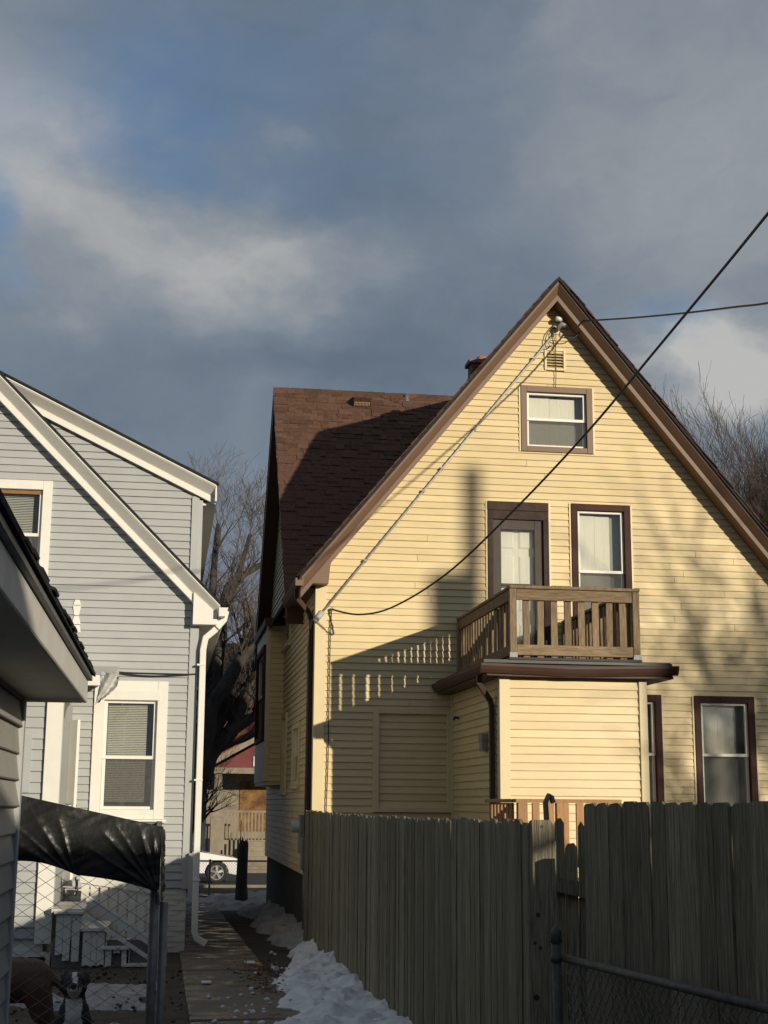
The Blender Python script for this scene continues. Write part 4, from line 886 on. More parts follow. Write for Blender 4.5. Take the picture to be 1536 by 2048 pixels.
cl = thing('chain_link_fence', (A2.x, A2.y, .25), 'old grey chain link fence with a pipe top rail in front of the board fence', 'fence')
E2 = A2+dl*2.6
m = MB(); chain(m, A2+dl*.03, E2, .3, 1.225, .062, .075, .0030, seed=3, jit=.003); m.obj('wire_mesh', 'wire_dark', cl)
m = MB(); m.tube([A2+Vector((0, 0, -.02)), E2+Vector((0, 0, -.02))], .0195, 14); m.obj('top_rail', 'old_pipe', cl, smooth=True)
pq = atP(1118, 1885, A2, nl); m = MB(); m.tube([(A2.x-.02, A2.y+.03, 0), (A2.x-.035, A2.y+.03, 1.27)], .023, 14); m.obj('post', 'old_pipe', cl, smooth=True)
m = MB(); m.tube([(A2.x-.035, A2.y+.03, 1.25), (A2.x-.035, A2.y+.03, 1.30), (A2.x-.035, A2.y+.03, 1.325)], [.027, .027, .014], 14); m.obj('post_cap', 'old_pipe', cl, smooth=True); m = MB(); m.tube([(A2.x-.035, A2.y+.03, 1.16), (A2.x-.035, A2.y+.03, 1.20)], .028, 14); m.obj('rail_clamp', 'old_pipe', cl, smooth=True)
# ------------------------------------------------------------------ back porch railing seen over the fence
rl = thing('porch_railing', (4.2, 15.8, 0), 'orange-brown sunlit porch railing at the foot of the yellow annex', 'railing')
YP = 15.9; zt3 = atY(1080, 1598, YP).z; xa, xb = atY(1029, 1600, YP).x, atY(1240, 1600, YP).x
def rbox(nm, *b): mb = MB(); mb.box(*b); return bevel(mb.obj(nm, 'new_wood', rl), .004)
rbox('cap_rail', xa, xb, YP-.06, YP+.08, zt3-.04, zt3); 
for x in (xa+.03, atY(1112, 1640, YP).x, xb-.08): rbox('post', x, x+.11, YP-.045, YP+.045, gz(YP)-.2, zt3-.042)
x = xa+.2
while x < xb-.1:
    rbox('baluster', x, x+.085, YP-.02, YP+.016, zt3-.75, zt3-.044); x += .17
rbox('bottom_rail', xa+.14, xb-.08, YP+.018, YP+.05, zt3-.72, zt3-.60); rbox('deck_board', xa, xb, YP-.05, YA-.05, zt3-.98, zt3-.93)
# the railing carries on towards the house
y = YP+.2
while y < YA-.2: rbox('baluster', xa+.01, xa+.045, y, y+.085, zt3-.75, zt3-.044); y += .17
rbox('cap_rail', xa-.02, xa+.09, YP+.082, YA-.06, zt3-.04, zt3)
# ------------------------------------------------------------------ kennel and tarp
YK = 7.0; kx1 = atY(309, 1800, YK).x; KX0 = -1.75; KD = 4.6
kn = thing('dog_kennel', (kx1, YK, gz(YK)), 'chain link dog kennel with galvanised posts holding two dogs', 'kennel')
kz = atY(309, 1662, YK).z
for x, y in ((kx1, YK), (kx1, YK+KD), (KX0, YK), (KX0, YK+KD), (kx1+.045, YK+.05)):
    m = MB(); m.tube([(x, y, gz(y)-.05), (x, y, kz-(.33 if x > kx1 else .01))], .021, 12); m.obj('post', 'galvanised_dull', kn, smooth=True)
for z in (kz-.03, .31):
    for a, b in (((KX0, YK), (kx1, YK)), ((kx1, YK), (kx1, YK+KD)), ((KX0, YK+KD), (kx1, YK+KD))):
        if z < 1 and a[1] > YK+1: continue
        m = MB(); m.tube([(*a, z), (*b, z)], .017, 10); m.obj('rail', 'galvanised', kn, smooth=True)
for y0, x0, x1 in ((YK-.024, KX0, kx1),):
    m = MB(); chain(m, (x0, y0), (x1, y0), .38, kz-.04, .098, .066, .0020, seed=8, jit=.002); m.obj('wire_mesh', 'wire', kn)
m = MB(); chain(m, (kx1-.02, YK), (kx1-.02, YK+KD), .38, kz-.04, .098, .066, .0018, sides=3, seed=9, jit=.002); m.obj('wire_mesh', 'wire', kn)
m = MB(); a = atY(27, 1720, YK-.05); b = atY(8, 1990, YK-.05); m.tube([a, a.lerp(b, .5)+Vector((.006, 0, 0)), b], .006, 6); m.obj('rusty_rod', 'rust', kn)
# tarp: a sheet over the frame, gathered at two ties
def tarp():
    mb = MB(); NU, NV = 230, 110
    TL, TR = atY(22, 1586, YK-.06), atY(322, 1653, YK-.06); BL, BR_ = atY(18, 1722, YK-.07), atY(316, 1784, YK-.07)
    CR = {9: ((.25, .05, .012), (.52, .06, .022), (.70, .035, .012), (.95, .08, .016), (1.25, .07, .010), (1.9, .1, .008)), 10: ((.18, .05, .010), (.55, .05, .016), (.80, .045, .026), (.98, .04, .012), (1.25, .06, .018), (1.45, .04, .014))}
    ext = (TL-TR)*1.2; T1 = atY(151, 1759, YK-.09); T2 = atY(316, 1785, YK-.09)
    for i in range(NU+1):
        for j in range(NV+1):
            u = -.9+1.9*i/NU; v = j/NV           # v 0..0.3 top returning to the back, 0.3..1 front hang
            top = TL.lerp(TR, u); bot = BL.lerp(BR_, u)
            sag = .022*math.sin(max(0, min(1, u/.45))*math.pi) if u < .45 else .012*math.sin((u-.45)/.55*math.pi)
            bot = bot+Vector((0, 0, sag))
            if v < .3:
                f = (.3-v)/.3; p = top+Vector((0, .02*f+1.0*f*f, .004*math.sin(f*3)-.03*f))
                p.y += 0; fold = .006*noise.noise(Vector((u*5, f*3, 1)))
                p += Vector((0, 0, fold))
            else:
                f = (v-.3)/.7; p = top.lerp(bot, f); p.y -= .006+.02*f*(1-f)
                amp = 0
                for T, k, s0 in ((T1, 9, .35), (T2, 10, .5)):
                    dx, dz = p.x-T.x, p.z-T.z; r_ = math.hypot(dx, dz)
                    if dx < .03:
                        a_ = math.atan2(dz, -dx); amp += sum(h_*.8*math.exp(-abs((a_-c_)/(w_*.8))**1.4) for c_, w_, h_ in CR[k])*min(1, r_/.05)*max(0, 1-r_/.42)*min(1, f*2.5+.1)
                amp += .009*noise.noise(Vector((u*4+f*2, f*1.5, 4)))+.0025*noise.noise(Vector((u*16+f*9, f*6, 7)))
                p.y -= amp
            mb.v.append(tuple(p))
    for i in range(NU):
        for j in range(NV): k = i*(NV+1)+j; mb.f.append((k, k+1, k+NV+2, k+NV+1)); mb.m.append(0)
    # flap over the kennel's alley side
    k0 = len(mb.v); NF = 26
    for i in range(NF+1):
        for j in range(31):
            f, g = i/NF, j/30; p = TR.lerp(atY(321, 1800, YK-.06), g); cr_ = .022*noise.noise(Vector((f*7, g*5, 2)))+.012*noise.noise(Vector((f*3, g*16, 5)))
            mb.v.append((p.x+.0+cr_*min(1, f*4)+.010*math.sin(min(1, f*6)*1.57), p.y-.012+f*.95, p.z-.10*f*f*(1-g)+.03*noise.noise(Vector((f*6, 9, 2)))*g))
    for i in range(NF):
        for j in range(30): k = k0+i*31+j; mb.f.append((k, k+1, k+32, k+31)); mb.m.append(0)
    o = mb.obj('tarp', 'tarp', smooth=True, org=(kx1, YK, kz)); tag(o, 'glossy black plastic tarp sagging over the top of the dog kennel', 'tarp')
    for T in (T1, T2):
        m = MB(); m.tube([T+Vector((0, -.012, .01)), T+Vector((.004, .02, -.02)), T+Vector((-.004, .06, -.06))], [.004, .004, .003], 6); m.tube([T+Vector((.01, 0, 0)), T+Vector((.008, .02, -.05)), T+Vector((.0, .05, -.075))], .003, 5); m.obj('tie', 'plastic_bag', o, smooth=True)
tarp()
# ------------------------------------------------------------------ dogs
def body(caps, vox, name, parent, colf, smooth=8):
    mb = MB()
    bm = bmesh.new()
    for (a, b, r0, r1) in caps:
        a, b = Vector(a), Vector(b); n = max(2, int((b-a).length/(min(r0, r1)*.35))+1)
        for i in range(n+1):
            f = i/n; bmesh.ops.create_icosphere(bm, subdivisions=2, radius=r0+(r1-r0)*f, matrix=Matrix.Translation(a.lerp(b, f)))
    me = bpy.data.meshes.new(name); bm.to_mesh(me); bm.free()
    o = bpy.data.objects.new(name, me); COL.objects.link(o)
    md = o.modifiers.new('r', 'REMESH'); md.mode = 'VOXEL'; md.voxel_size = vox; md.use_smooth_shade = True
    ms = o.modifiers.new('s', 'SMOOTH'); ms.factor = .5; ms.iterations = smooth
    dg = bpy.context.evaluated_depsgraph_get(); me2 = bpy.data.meshes.new_from_object(o.evaluated_get(dg)); bpy.data.objects.remove(o)
    for p in me2.polygons: p.use_smooth = True
    ca = me2.color_attributes.new('coat', 'FLOAT_COLOR', 'POINT')
    for i, v in enumerate(me2.vertices): ca.data[i].color = (*colf(v.co), 1)
    me2.materials.clear(); me2.materials.append(MATS['dog_coat'])
    o = bpy.data.objects.new(name, me2); COL.objects.link(o); o.parent = parent; WL[o.name] = WL[parent.name]; return o
dp = atY(150, 1990, 9.8); z0 = gz(9.8)
dg1 = thing('dog', (dp.x, 9.8, z0), 'black and white dog sitting in the kennel with its head raised', 'dog')
blk = (.012, .011, .011); wht = (.80, .78, .75)
def c1(v):
    x, y, z = v; n = .012*noise.noise(v*14)
    if z > .44:
        if abs(x+n) < .014+.02*max(0, .56-z)*6 and y < -.02 and z > .50: return wht
        if z < .515 and y < -.10: return (.50, .48, .46)
        return blk
    if y < -.045 and abs(x+n) < .068+.02*math.sin(z*12): return wht
    if z < .05: return wht
    return blk
caps = [((0, .20, .13), (0, .10, .20), .13, .13), ((0, .10, .20), (0, -.02, .34), .125, .105), ((0, -.02, .34), (0, -.03, .46), .09, .068),
        ((0, -.04, .52), (0, -.05, .53), .078, .074), ((0, -.08, .50), (0, -.19, .515), .05, .036), ((0, -.07, .475), (0, -.16, .478), .036, .028),
        ((-.03, -.03, .555), (.03, -.03, .555), .042, .042), ((-.06, -.0, .585), (-.088, -.03, .535), .024, .014), ((.06, -.0, .585), (.088, -.03, .535), .024, .014), ((-.045, -.06, .50), (.045, -.06, .50), .036, .036),
        ((-.07, -.05, .30), (-.075, -.10, .05), .05, .032), ((.07, -.05, .30), (.075, -.10, .05), .05, .032), ((-.075, -.10, .035), (-.075, -.16, .025), .036, .03), ((.075, -.10, .035), (.075, -.16, .025), .036, .03),
        ((-.11, .18, .13), (-.14, .02, .11), .09, .06), ((.11, .18, .13), (.14, .02, .11), .09, .06), ((-.14, .02, .10), (-.14, .06, .03), .045, .034), ((.14, .02, .10), (.14, .06, .03), .045, .034), ((-.14, .06, .03), (-.14, -.07, .025), .034, .028), ((.14, .06, .03), (.14, -.07, .025), .034, .028),
        ((0, .30, .08), (.05, .45, .03), .03, .014)]
body(caps, .010, 'dog_body', dg1, c1, 6)
def dogbits(root, z0, head, cm):
    hx, hy, hz = head
    for s in (-1, 1):
        m = MB(); m.tube([(hx+s*.034, hy-.068, hz-.008), (hx+s*.036, hy-.079, hz-.008)], [.011, .007], 10); o = bpy.data.objects.new('eye', m.mesh('eye', 'lamp_glass' if False else 'dark_metal')); COL.objects.link(o); o.parent = root
    m = MB(); m.tube([(hx, hy-.165, hz-.02), (hx, hy-.192, hz-.02)], [.024, .014], 10); o = bpy.data.objects.new('nose', m.mesh('nose', 'rubber')); COL.objects.link(o); o.parent = root
dogbits(dg1, z0, (0, -.04, .55), 'rubber')
bp_ = atY(28, 1940, 10.3); z0 = gz(10.3)
dg2 = thing('dog', (bp_.x, 10.3, z0), 'brown dog standing side-on in the kennel, its rump towards the other dog', 'dog')
tan = (.115, .052, .030); lt = (.19, .105, .065)
def c2(v): return tuple(a+(b-a)*max(0, min(1, (.33-v.z)*4+.5*noise.noise(v*6))) for a, b in zip(tan, lt))
caps = [((.12, 0, .50), (-.45, 0, .50), .150, .165), ((-.45, 0, .50), (-.52, 0, .50), .165, .15), ((-.5, 0, .56), (-.70, 0, .70), .11, .085), ((-.74, 0, .73), (-.78, 0, .73), .085, .08), ((-.80, 0, .70), (-.92, 0, .68), .055, .042),
        ((.15, .06, .46), (.20, .07, .30), .105, .075), ((.15, -.06, .46), (.20, -.07, .30), .105, .075), ((.20, .07, .30), (.28, .07, .20), .06, .04), ((.20, -.07, .30), (.26, -.07, .20), .06, .04), ((.28, .07, .20), (.24, .07, .04), .038, .03), ((.26, -.07, .20), (.22, -.07, .04), .038, .03), ((.24, .07, .03), (.17, .07, .025), .034, .03), ((.22, -.07, .03), (.15, -.07, .025), .034, .03),
        ((-.46, .08, .45), (-.44, .08, .26), .075, .05), ((-.46, -.08, .45), (-.44, -.08, .26), .075, .05), ((-.44, .08, .26), (-.46, .08, .05), .042, .034), ((-.44, -.08, .26), (-.46, -.08, .05), .042, .034), ((-.46, .08, .03), (-.53, .08, .025), .036, .03), ((-.46, -.08, .03), (-.53, -.08, .025), .036, .03),
        ((.22, 0, .56), (.36, .02, .40), .03, .02), ((.36, .02, .40), (.42, .03, .26), .02, .012)]
body(caps, .012, 'dog_body', dg2, c2, 6)
for s in (-1, 1):
    m = MB(); m.prism([(-.72, s*.07, .79), (-.68, s*.075, .78), (-.69, s*.10, .69), (-.73, s*.10, .70)], (0, s*.012, 0)); o = bpy.data.objects.new('ear', m.mesh('ear', 'bark')); COL.objects.link(o); o.parent = dg2
# ------------------------------------------------------------------ snow
def snow_bank(name, ys, xl, xr, hf, label, seed, m_='snow', nx=46, ny=150):
    mb = MB(); y0, y1 = ys
    for i in range(ny+1):
        y = y0+(y1-y0)*i/ny; a = xl(y)+.13*noise.noise(Vector((seed, y*2.1, 0)))+.07*noise.noise(Vector((seed, y*6, 3))); b = xr(y)
        for j in range(nx+1):
            f = j/nx; x = a+(b-a)*f; e = min(1, f*5)*min(1, (i/ny)*12)*min(1, (1-i/ny)*12)
            h = hf(y, f)*(f**.8)
            big = noise.noise(Vector((x*1.9, y*1.7, seed))); med = noise.noise(Vector((x*4.6, y*4.0, seed+5))); sm = noise.noise(Vector((x*10, y*9, seed+9))); fine = noise.noise(Vector((x*23, y*21, seed+4)))
            patch = max(0, min(1, (noise.noise(Vector((x*1.6+7, y*.9, seed+3)))*.9+.35*med+f*2.3-.45)*2.2))
            h = h*(1+.8*big)+.075*max(0, med+.15)+.040*max(0, sm)+.012*fine
            z = gz(y)-.035+max(0, (h+.035)*e*patch)
            mb.v.append((x+e*.03*noise.noise(Vector((y*9, x*9, 1))), y, z))
    for i in range(ny):
        for j in range(nx): k = i*(nx+1)+j; mb.f.append((k, k+1, k+nx+2, k+nx+1)); mb.m.append(0)
    return tag(mb.obj(name, m_, smooth=True), label, kind='stuff')
snow_bank('snow_bank', (10.5, 19.6), lambda y: .62+max(0, y-13)*.185 if y > 13 else .62, lambda y: 1.925, lambda y, f: .07+.02*max(0, min(4, y-12.5)), 'ridge of dirty shovelled snow against the board fence', 3.1, nx=70, ny=260)
snow_bank('snow_bank', (19.5, 31), lambda y: 1.50+.05*math.sin(y), lambda y: XL+.03, lambda y, f: .20, 'low heap of grey snow along the yellow house foundation', 8.7, 'dirty_snow')
snow_bank('snow_bank', (30.5, 36), lambda y: .2+.3*math.sin(y), lambda y: 2.6, lambda y, f: .16, 'trampled snow at the street end of the alley', 5.2, 'dirty_snow')
snow_bank('snow_patch', (12.9, 15.2), lambda y: -1.5, lambda y: -.05+.1*math.sin(y*4), lambda y, f: .03*(1-f), 'thin icy snow patch on the yard behind the kennel', 1.7, 'dirty_snow')
snow_bank('snow_patch', (8.6, 12.0), lambda y: -1.3, lambda y: -.25, lambda y, f: .03*(1-f), 'snow patch under the dogs', 2.9, 'dirty_snow')
def crumbs(name, n, fx, label, m_, s0, s1, seed):
    mb = MB(); rc = random.Random(seed); T = [(1, 1, 1), (-1, -1, 1), (-1, 1, -1), (1, -1, -1), (0, 0, 1.3), (1.2, .2, -.2), (-.9, .4, .3)]
    bm = bmesh.new(); bmesh.ops.create_icosphere(bm, subdivisions=1, radius=1); bv = [v.co.copy() for v in bm.verts]; bf = [tuple(v.index for v in f.verts) for f in bm.faces]; bm.free()
    for i in range(n):
        x, y = fx(rc); s_ = rc.uniform(s0, s1)*rc.random()**.6+s0*.4; a = rc.uniform(0, 6.3); c, d_ = math.cos(a), math.sin(a); fl_ = rc.uniform(.4, .8)
        mb.add([(x+(v.x*c-v.y*d_*.7)*s_*(1+.25*math.sin(k*2.3+i)), y+(v.x*d_+v.y*c*.7)*s_, gz(y)+.022+v.z*s_*fl_+s_*.25) for k, v in enumerate(bv)], bf)
    return tag(mb.obj(name, m_, smooth=True), label, kind='stuff')
def edge(y): return .62+max(0, y-13)*.185 if y > 13 else .62
crumbs('snow_crumbs', 70, lambda r: (lambda y: (edge(y)+.10+r.gauss(0, .16), y))(r.uniform(11, 19.4)), 'loose crumbs of snow and ice along the edge of the snow bank', 'snow', .012, .04, 4)
crumbs('path_grit', 160, lambda r: (r.uniform(.25, 1.5), r.uniform(11.5, 30)), 'grit and small ice bits scattered on the alley path', 'concrete', .003, .011, 5)
crumbs('yard_debris', 350, lambda r: (r.uniform(-2.2, .3), r.uniform(11.5, 17)), 'clods and scraps littering the muddy yard by the kennel', 'dirt', .008, .035, 6)
# leaves and litter on the path
lf = MB(); rs = random.Random(31)
for i in range(320):
    y = rs.gauss(15.6, .9); x = 1.15+.15*rs.gauss(0, 1)-.02*(y-15); s_ = rs.uniform(.012, .035); a = rs.uniform(0, 6.3); z = gz(y)+.03+rs.uniform(0, .04)
    c, d_ = math.cos(a)*s_, math.sin(a)*s_; lf.add([(x-c, y-d_, z), (x+d_*.6, y-c*.6, z+rs.uniform(0, .02)), (x+c, y+d_, z), (x-d_*.6, y+c*.6, z+rs.uniform(0, .02))], [(0, 1, 2, 3)])
tag(lf.obj('fallen_leaves', 'dead_leaves'), 'reddish dead leaves strewn between the path and the snow', kind='stuff')
for px, py, w, l, lab in ((500, 1926, .06, .045, 'small white scrap of paper lying on the alley path'), (413, 1966, .05, .03, 'white shred of litter on a path joint')):
    p = atZ(px, py, gz(15.5)+.035); p = atZ(px, py, gz(p.y)+.035); m = MB(); m.box(p.x-w, p.x+w, p.y-l, p.y+l*3, p.z-.004, p.z+.012); o = tag(bevel(m.obj('paper_scrap', 'litter', org=p)), lab, 'litter')
# ------------------------------------------------------------------ far end of the alley
YF = 36.2
fc = thing('street_chain_link_fence', (1, YF, gz(YF)), 'low chain link fence across the street end of the alley', 'fence')
zc = atY(440, 1722, YF).z; m = MB(); chain(m, (-.4, YF), (3.4, YF), gz(YF)+.02, zc, .07, .08, .004, sides=3); m.obj('wire_mesh', 'wire_dark', fc)
m = MB(); m.tube([(-.4, YF, zc), (3.4, YF, zc)], .02, 8); m.obj('top_rail', 'dark_metal', fc)
for x in (-.35, 1.2, 3.3): m = MB(); m.tube([(x, YF+.03, gz(YF)-.2), (x, YF+.03, zc+.04)], .025, 8); m.obj('post', 'galvanised_dull', fc)
ps = atY(484, 1790, 32.5); pt = atY(484, 1682, 32.5); m = MB(); N = 14
m.tube([(ps.x, 32.5, gz(32.5)-.1), (ps.x-.02, 32.5, gz(32.5)+.5), (ps.x+.0, 32.5, pt.z-.1), (ps.x+.03, 32.5, pt.z), ], [.16, .125, .115, .08], N)
for i in range(7): a = i*.9; m.tube([(ps.x+.07*math.cos(a), 32.5+.07*math.sin(a), pt.z-.15), (ps.x+.085*math.cos(a), 32.5+.085*math.sin(a), pt.z+random.uniform(.02, .14))], [.03, .008], 5)
tag(m.obj('tree_stump', 'bark', org=(ps.x, 32.5, gz(32.5))), 'dark tall broken tree stump standing before the low street fence', 'stump')
# white car parked across
def car():
    YW = 46.6; wc = atY(433, 1757, YW); gzr = -.58+.012; X0 = wc.x; Rw = .33
    root = thing('parked_car', (X0-1.3, YW+.9, gzr), 'white car parked in the street past the chain link', 'car')
    def arch(cx, r, z0, n=10): return [(cx+r*math.cos(math.pi*k/n), z0+r*math.sin(math.pi*k/n)) for k in range(n+1)]
    zb = gzr+.20; ax = gzr+Rw
    low = [(X0+.88, zb), (X0+.96, zb+.10), (X0+.97, zb+.30), (X0+.88, zb+.46), (X0+.55, zb+.58), (X0-.30, zb+.72), (X0-.55, zb+.76), (X0-2.9, zb+.80), (X0-3.55, zb+.78), (X0-3.66, zb+.5), (X0-3.6, zb+.1), (X0-3.5, zb)]
    bot = [(x, max(z, zb)) for x, z in reversed(arch(X0-2.66, .385, ax-.02))] + [(x, max(z, zb)) for x, z in reversed(arch(X0, .385, ax-.02))]
    prof = low+bot
    mb = MB(); n = len(prof)
    ys = [(YW, .0), (YW+.04, .0), (YW+.9, .0), (YW+1.76, 0), (YW+1.8, 0)]
    for y, _ in ys:
        for x, z in prof:
            ins = .05 if y in (YW, YW+1.8) and z > zb+.55 else (.02 if y in (YW, YW+1.8) and z < zb+.1 else 0)
            f = 1-.05*(abs((x-(X0-1.3))/2.3)**4); yy = YW+.9+(y-YW-.9)*(f-ins*.8)
            mb.v.append((x, yy, z))
    for i in range(len(ys)-1):
        for j in range(n): j2 = (j+1) % n; mb.f.append((i*n+j, i*n+j2, (i+1)*n+j2, (i+1)*n+j)); mb.m.append(0)
    mb.f += [tuple(range(n)), tuple(range((len(ys)-1)*n, len(ys)*n))]; mb.m += [0, 0]
    bd = mb.obj('body', 'car_paint', root); bevel(bd, .03, 3)
    for p in bd.data.polygons: p.use_smooth = True
    g = [(X0-.45, zb+.74), (X0-1.15, zb+1.18), (X0-2.3, zb+1.22), (X0-3.1, zb+.80)]
    a = [(x, YW+.10+(z-zb-.74)*.35, z) for x, z in g]; b = [(x, YW+1.70-(z-zb-.74)*.35, z) for x, z in g]
    mb = MB(); mb.hexa(a, b); bevel(mb.obj('windows', 'dark_metal', root), .03, 2)
    mb = MB(); mb.hexa([(X0-1.13, YW+.25, zb+1.19), (X0-2.34, YW+.25, zb+1.22), (X0-2.34, YW+1.55, zb+1.22), (X0-1.13, YW+1.55, zb+1.19)], [(X0-1.2, YW+.3, zb+1.25), (X0-2.28, YW+.3, zb+1.27), (X0-2.28, YW+1.5, zb+1.27), (X0-1.2, YW+1.5, zb+1.25)]); mb.obj('roof', 'car_paint', root)
    for x, y, s in ((X0, YW+.10, 1), (X0-2.66, YW+.10, 1), (X0, YW+1.70, -1), (X0-2.66, YW+1.70, -1)):
        mb = MB(); K = 28
        pr = [(.33, .07), (.33, -.07), (.30, -.10), (.225, -.10), (.215, -.07), (.215, .08), (.30, .10)]
        for k in range(K):
            t = 2*math.pi*k/K; mb.v += [(x+r*math.cos(t), y+s*d_, ax-.0+r*math.sin(t)) for r, d_ in pr]
        q = len(pr)
        for k in range(K):
            for j in range(q): mb.f.append((k*q+j, k*q+(j+1) % q, ((k+1) % K)*q+(j+1) % q, ((k+1) % K)*q+j)); mb.m.append(0)
        w = mb.obj('wheel', 'rubber', root, smooth=True)
        mb = MB()
        for k in range(5):
            t = 2*math.pi*k/5+.3
            for r0, r1, w0, w1 in ((.03, .21, .028, .045),):
                c_, s_ = math.cos(t), math.sin(t)
                A = [(x+r0*c_-w0*s_, y-s*.095, ax+r0*s_+w0*c_), (x+r0*c_+w0*s_, y-s*.095, ax+r0*s_-w0*c_), (x+r1*c_+w1*s_, y-s*.085, ax+r1*s_-w1*c_), (x+r1*c_-w1*s_, y-s*.085, ax+r1*s_+w1*c_)]
                mb.hexa(A, [(p[0], p[1]+s*.03, p[2]) for p in A])
        mb.tube([(x, y-s*.10, ax), (x, y-s*.05, ax)], .05, 14)
        for k in range(K):
            t0, t1 = 2*math.pi*k/K, 2*math.pi*(k+1)/K
            A = [(x+r*math.cos(t), y-s*.098, ax+r*math.sin(t)) for t, r in ((t0, .20), (t1, .20), (t1, .226), (t0, .226))]; mb.hexa(A, [(p[0], p[1]+s*.04, p[2]) for p in A])
        mb.obj('rim', 'alloy', w); mb = MB(); mb.tube([(x, y-s*.04, ax), (x, y-s*.03, ax)], .215, 20); mb.obj('brake_disc', 'dark_metal', w)
    mb = MB(); mb.hexa([(X0+.60, YW+.02, zb+.50), (X0+.90, YW+.10, zb+.42), (X0+.93, YW+.14, zb+.30), (X0+.62, YW+.01, zb+.38)], [(X0+.60, YW+.2, zb+.54), (X0+.90, YW+.35, zb+.44), (X0+.95, YW+.4, zb+.30), (X0+.62, YW+.2, zb+.38)]); mb.obj('headlight', 'lamp_glass', root)
    mb = MB(); mb.box(X0-.62, X0-.612, YW-.002, YW+.05, zb+.05, zb+.72); mb.box(X0-1.8, X0-1.792, YW-.002, YW+.05, zb+.05, zb+.75); mb.obj('door_seam', 'dark_metal', root)
car()
# red house across the street
def red_house():
    Y0 = 58.0; g = -.58
    root = thing('red_house', (atY(440, 1700, Y0).x+3, Y0, g), 'red gabled porch house with tapered pale columns across the street', 'house')
    def X(px): return atY(px, 1600, Y0).x
    def Z(py): return atY(460, py, Y0).z
    def bx(nm, m_, *b): mb = MB(); mb.box(*b); return mb.obj(nm, m_, root)
    xl, xr = X(418), X(418)+6.4; xc = (xl+xr)/2
    for x0 in (X(423), xr-.55-X(423)+X(423)-.3):
        bx('pier', 'porch_stone', x0, x0+.5, Y0, Y0+.5, g-.2, Z(1634)); bx('pier_cap', 'porch_stone', x0-.04, x0+.54, Y0-.04, Y0+.54, Z(1634), Z(1629))
        mb = MB(); a = .04; z0, z1 = Z(1629), Z(1547); mb.hexa([(x0+.06, Y0+.06, z0), (x0+.46, Y0+.06, z0), (x0+.46, Y0+.46, z0), (x0+.06, Y0+.46, z0)], [(x0+.12, Y0+.12, z1), (x0+.40, Y0+.12, z1), (x0+.40, Y0+.40, z1), (x0+.12, Y0+.40, z1)]); mb.obj('column', 'porch_stone', root)
    bx('beam', 'porch_stone', xl+.05, xr-.05, Y0-.02, Y0+.5, Z(1547), Z(1535))
    zr = Z(1535); pkz = zr+(xc-xl)*.56
    mb = MB(); mb.prism([(xl+.2, Y0+.1, zr+.01), (xr-.2, Y0+.1, zr+.01), (xc, Y0+.1, pkz-.1)], (0, .1, 0)); mb.obj('gable_panel', 'red_paint', root)
    for s, xe in ((1, xl-.15), (-1, xr+.15)):
        mb = MB(); mb.hexa([(xe, Y0-.2, zr-.06), (xc, Y0-.2, pkz+.02), (xc, Y0+3, pkz+.02), (xe, Y0+3, zr-.06)], [(xe, Y0-.2, zr+.18), (xc, Y0-.2, pkz+.26), (xc, Y0+3, pkz+.26), (xe, Y0+3, zr+.18)]); mb.obj('porch_rake', 'porch_stone', root)
        mb = MB(); mb.hexa([(xe, Y0-.2, zr+.185), (xc, Y0-.2, pkz+.265), (xc, Y0+3, pkz+.265), (xe, Y0+3, zr+.185)], [(xe, Y0-.2, zr+.24), (xc, Y0-.2, pkz+.32), (xc, Y0+3, pkz+.32), (xe, Y0+3, zr+.24)]); mb.obj('porch_roof', 'brick_red', root)
    bx('gable_window', 'white_paint', X(505), X(505)+1.1, Y0+.05, Y0+.09, Z(1532), Z(1512))
    bx('front_wall', 'porch_stone', xl, xr, Y0+3, Y0+3.2, g-.2, zr+.3)
    w = bx('upper_wall', 'mortar', xl+.1, xr-.1, Y0+3.05, Y0+3.25, zr+.3, zr+3.2)
    bk = MB().box(0, .40, -.02, 0, 0, .10).mesh('brick', 'brick_red'); rs = random.Random(3)
    for r_ in range(24):
        for i in range(12): place('brick', bk, w, Matrix.Translation((xl+.12+i*.42+(.2 if r_ % 2 else 0), Y0+3.05, zr+.32+r_*.12)))
    mb = MB(); mb.hexa([(xl-.4, Y0+2.6, zr+3.1), (xr+.4, Y0+2.6, zr+3.1), (xr+.4, Y0+6.5, zr+5.6), (xl-.4, Y0+6.5, zr+5.6)], [(xl-.4, Y0+2.6, zr+3.2), (xr+.4, Y0+2.6, zr+3.2), (xr+.4, Y0+6.5, zr+5.7), (xl-.4, Y0+6.5, zr+5.7)]); mb.obj('roof', 'shingle_black', root)
    bx('osb_board', 'osb', X(487), X(487)+1.4, Y0+2.95, Y0+2.99, Z(1665), Z(1560))
    bx('porch_floor', 'porch_stone', xl+.1, xr-.1, Y0+.05, Y0+3, g-.2, Z(1680))
    for i in range(14):
        x = X(448)+i*.14; bx('baluster', 'porch_stone', x, x+.06, Y0+.2, Y0+.25, Z(1680), Z(1625))
    bx('handrail', 'porch_stone', X(447), X(447)+2.0, Y0+.17, Y0+.28, Z(1625), Z(1621))
    for i in range(6): bx('step', 'porch_stone', X(490), X(490)+1.6, Y0-1.7+i*.28, Y0+.05, g-.1, g+.02+(Z(1680)-g)*(i+.6)/6)
    for i in range(6): x = X(489)+.0; bx('stair_post', 'porch_stone', x, x+.06, Y0-1.6+i*.3, Y0-1.55+i*.3, g, g+1.0+(Z(1680)-g)*i/6)
red_house()
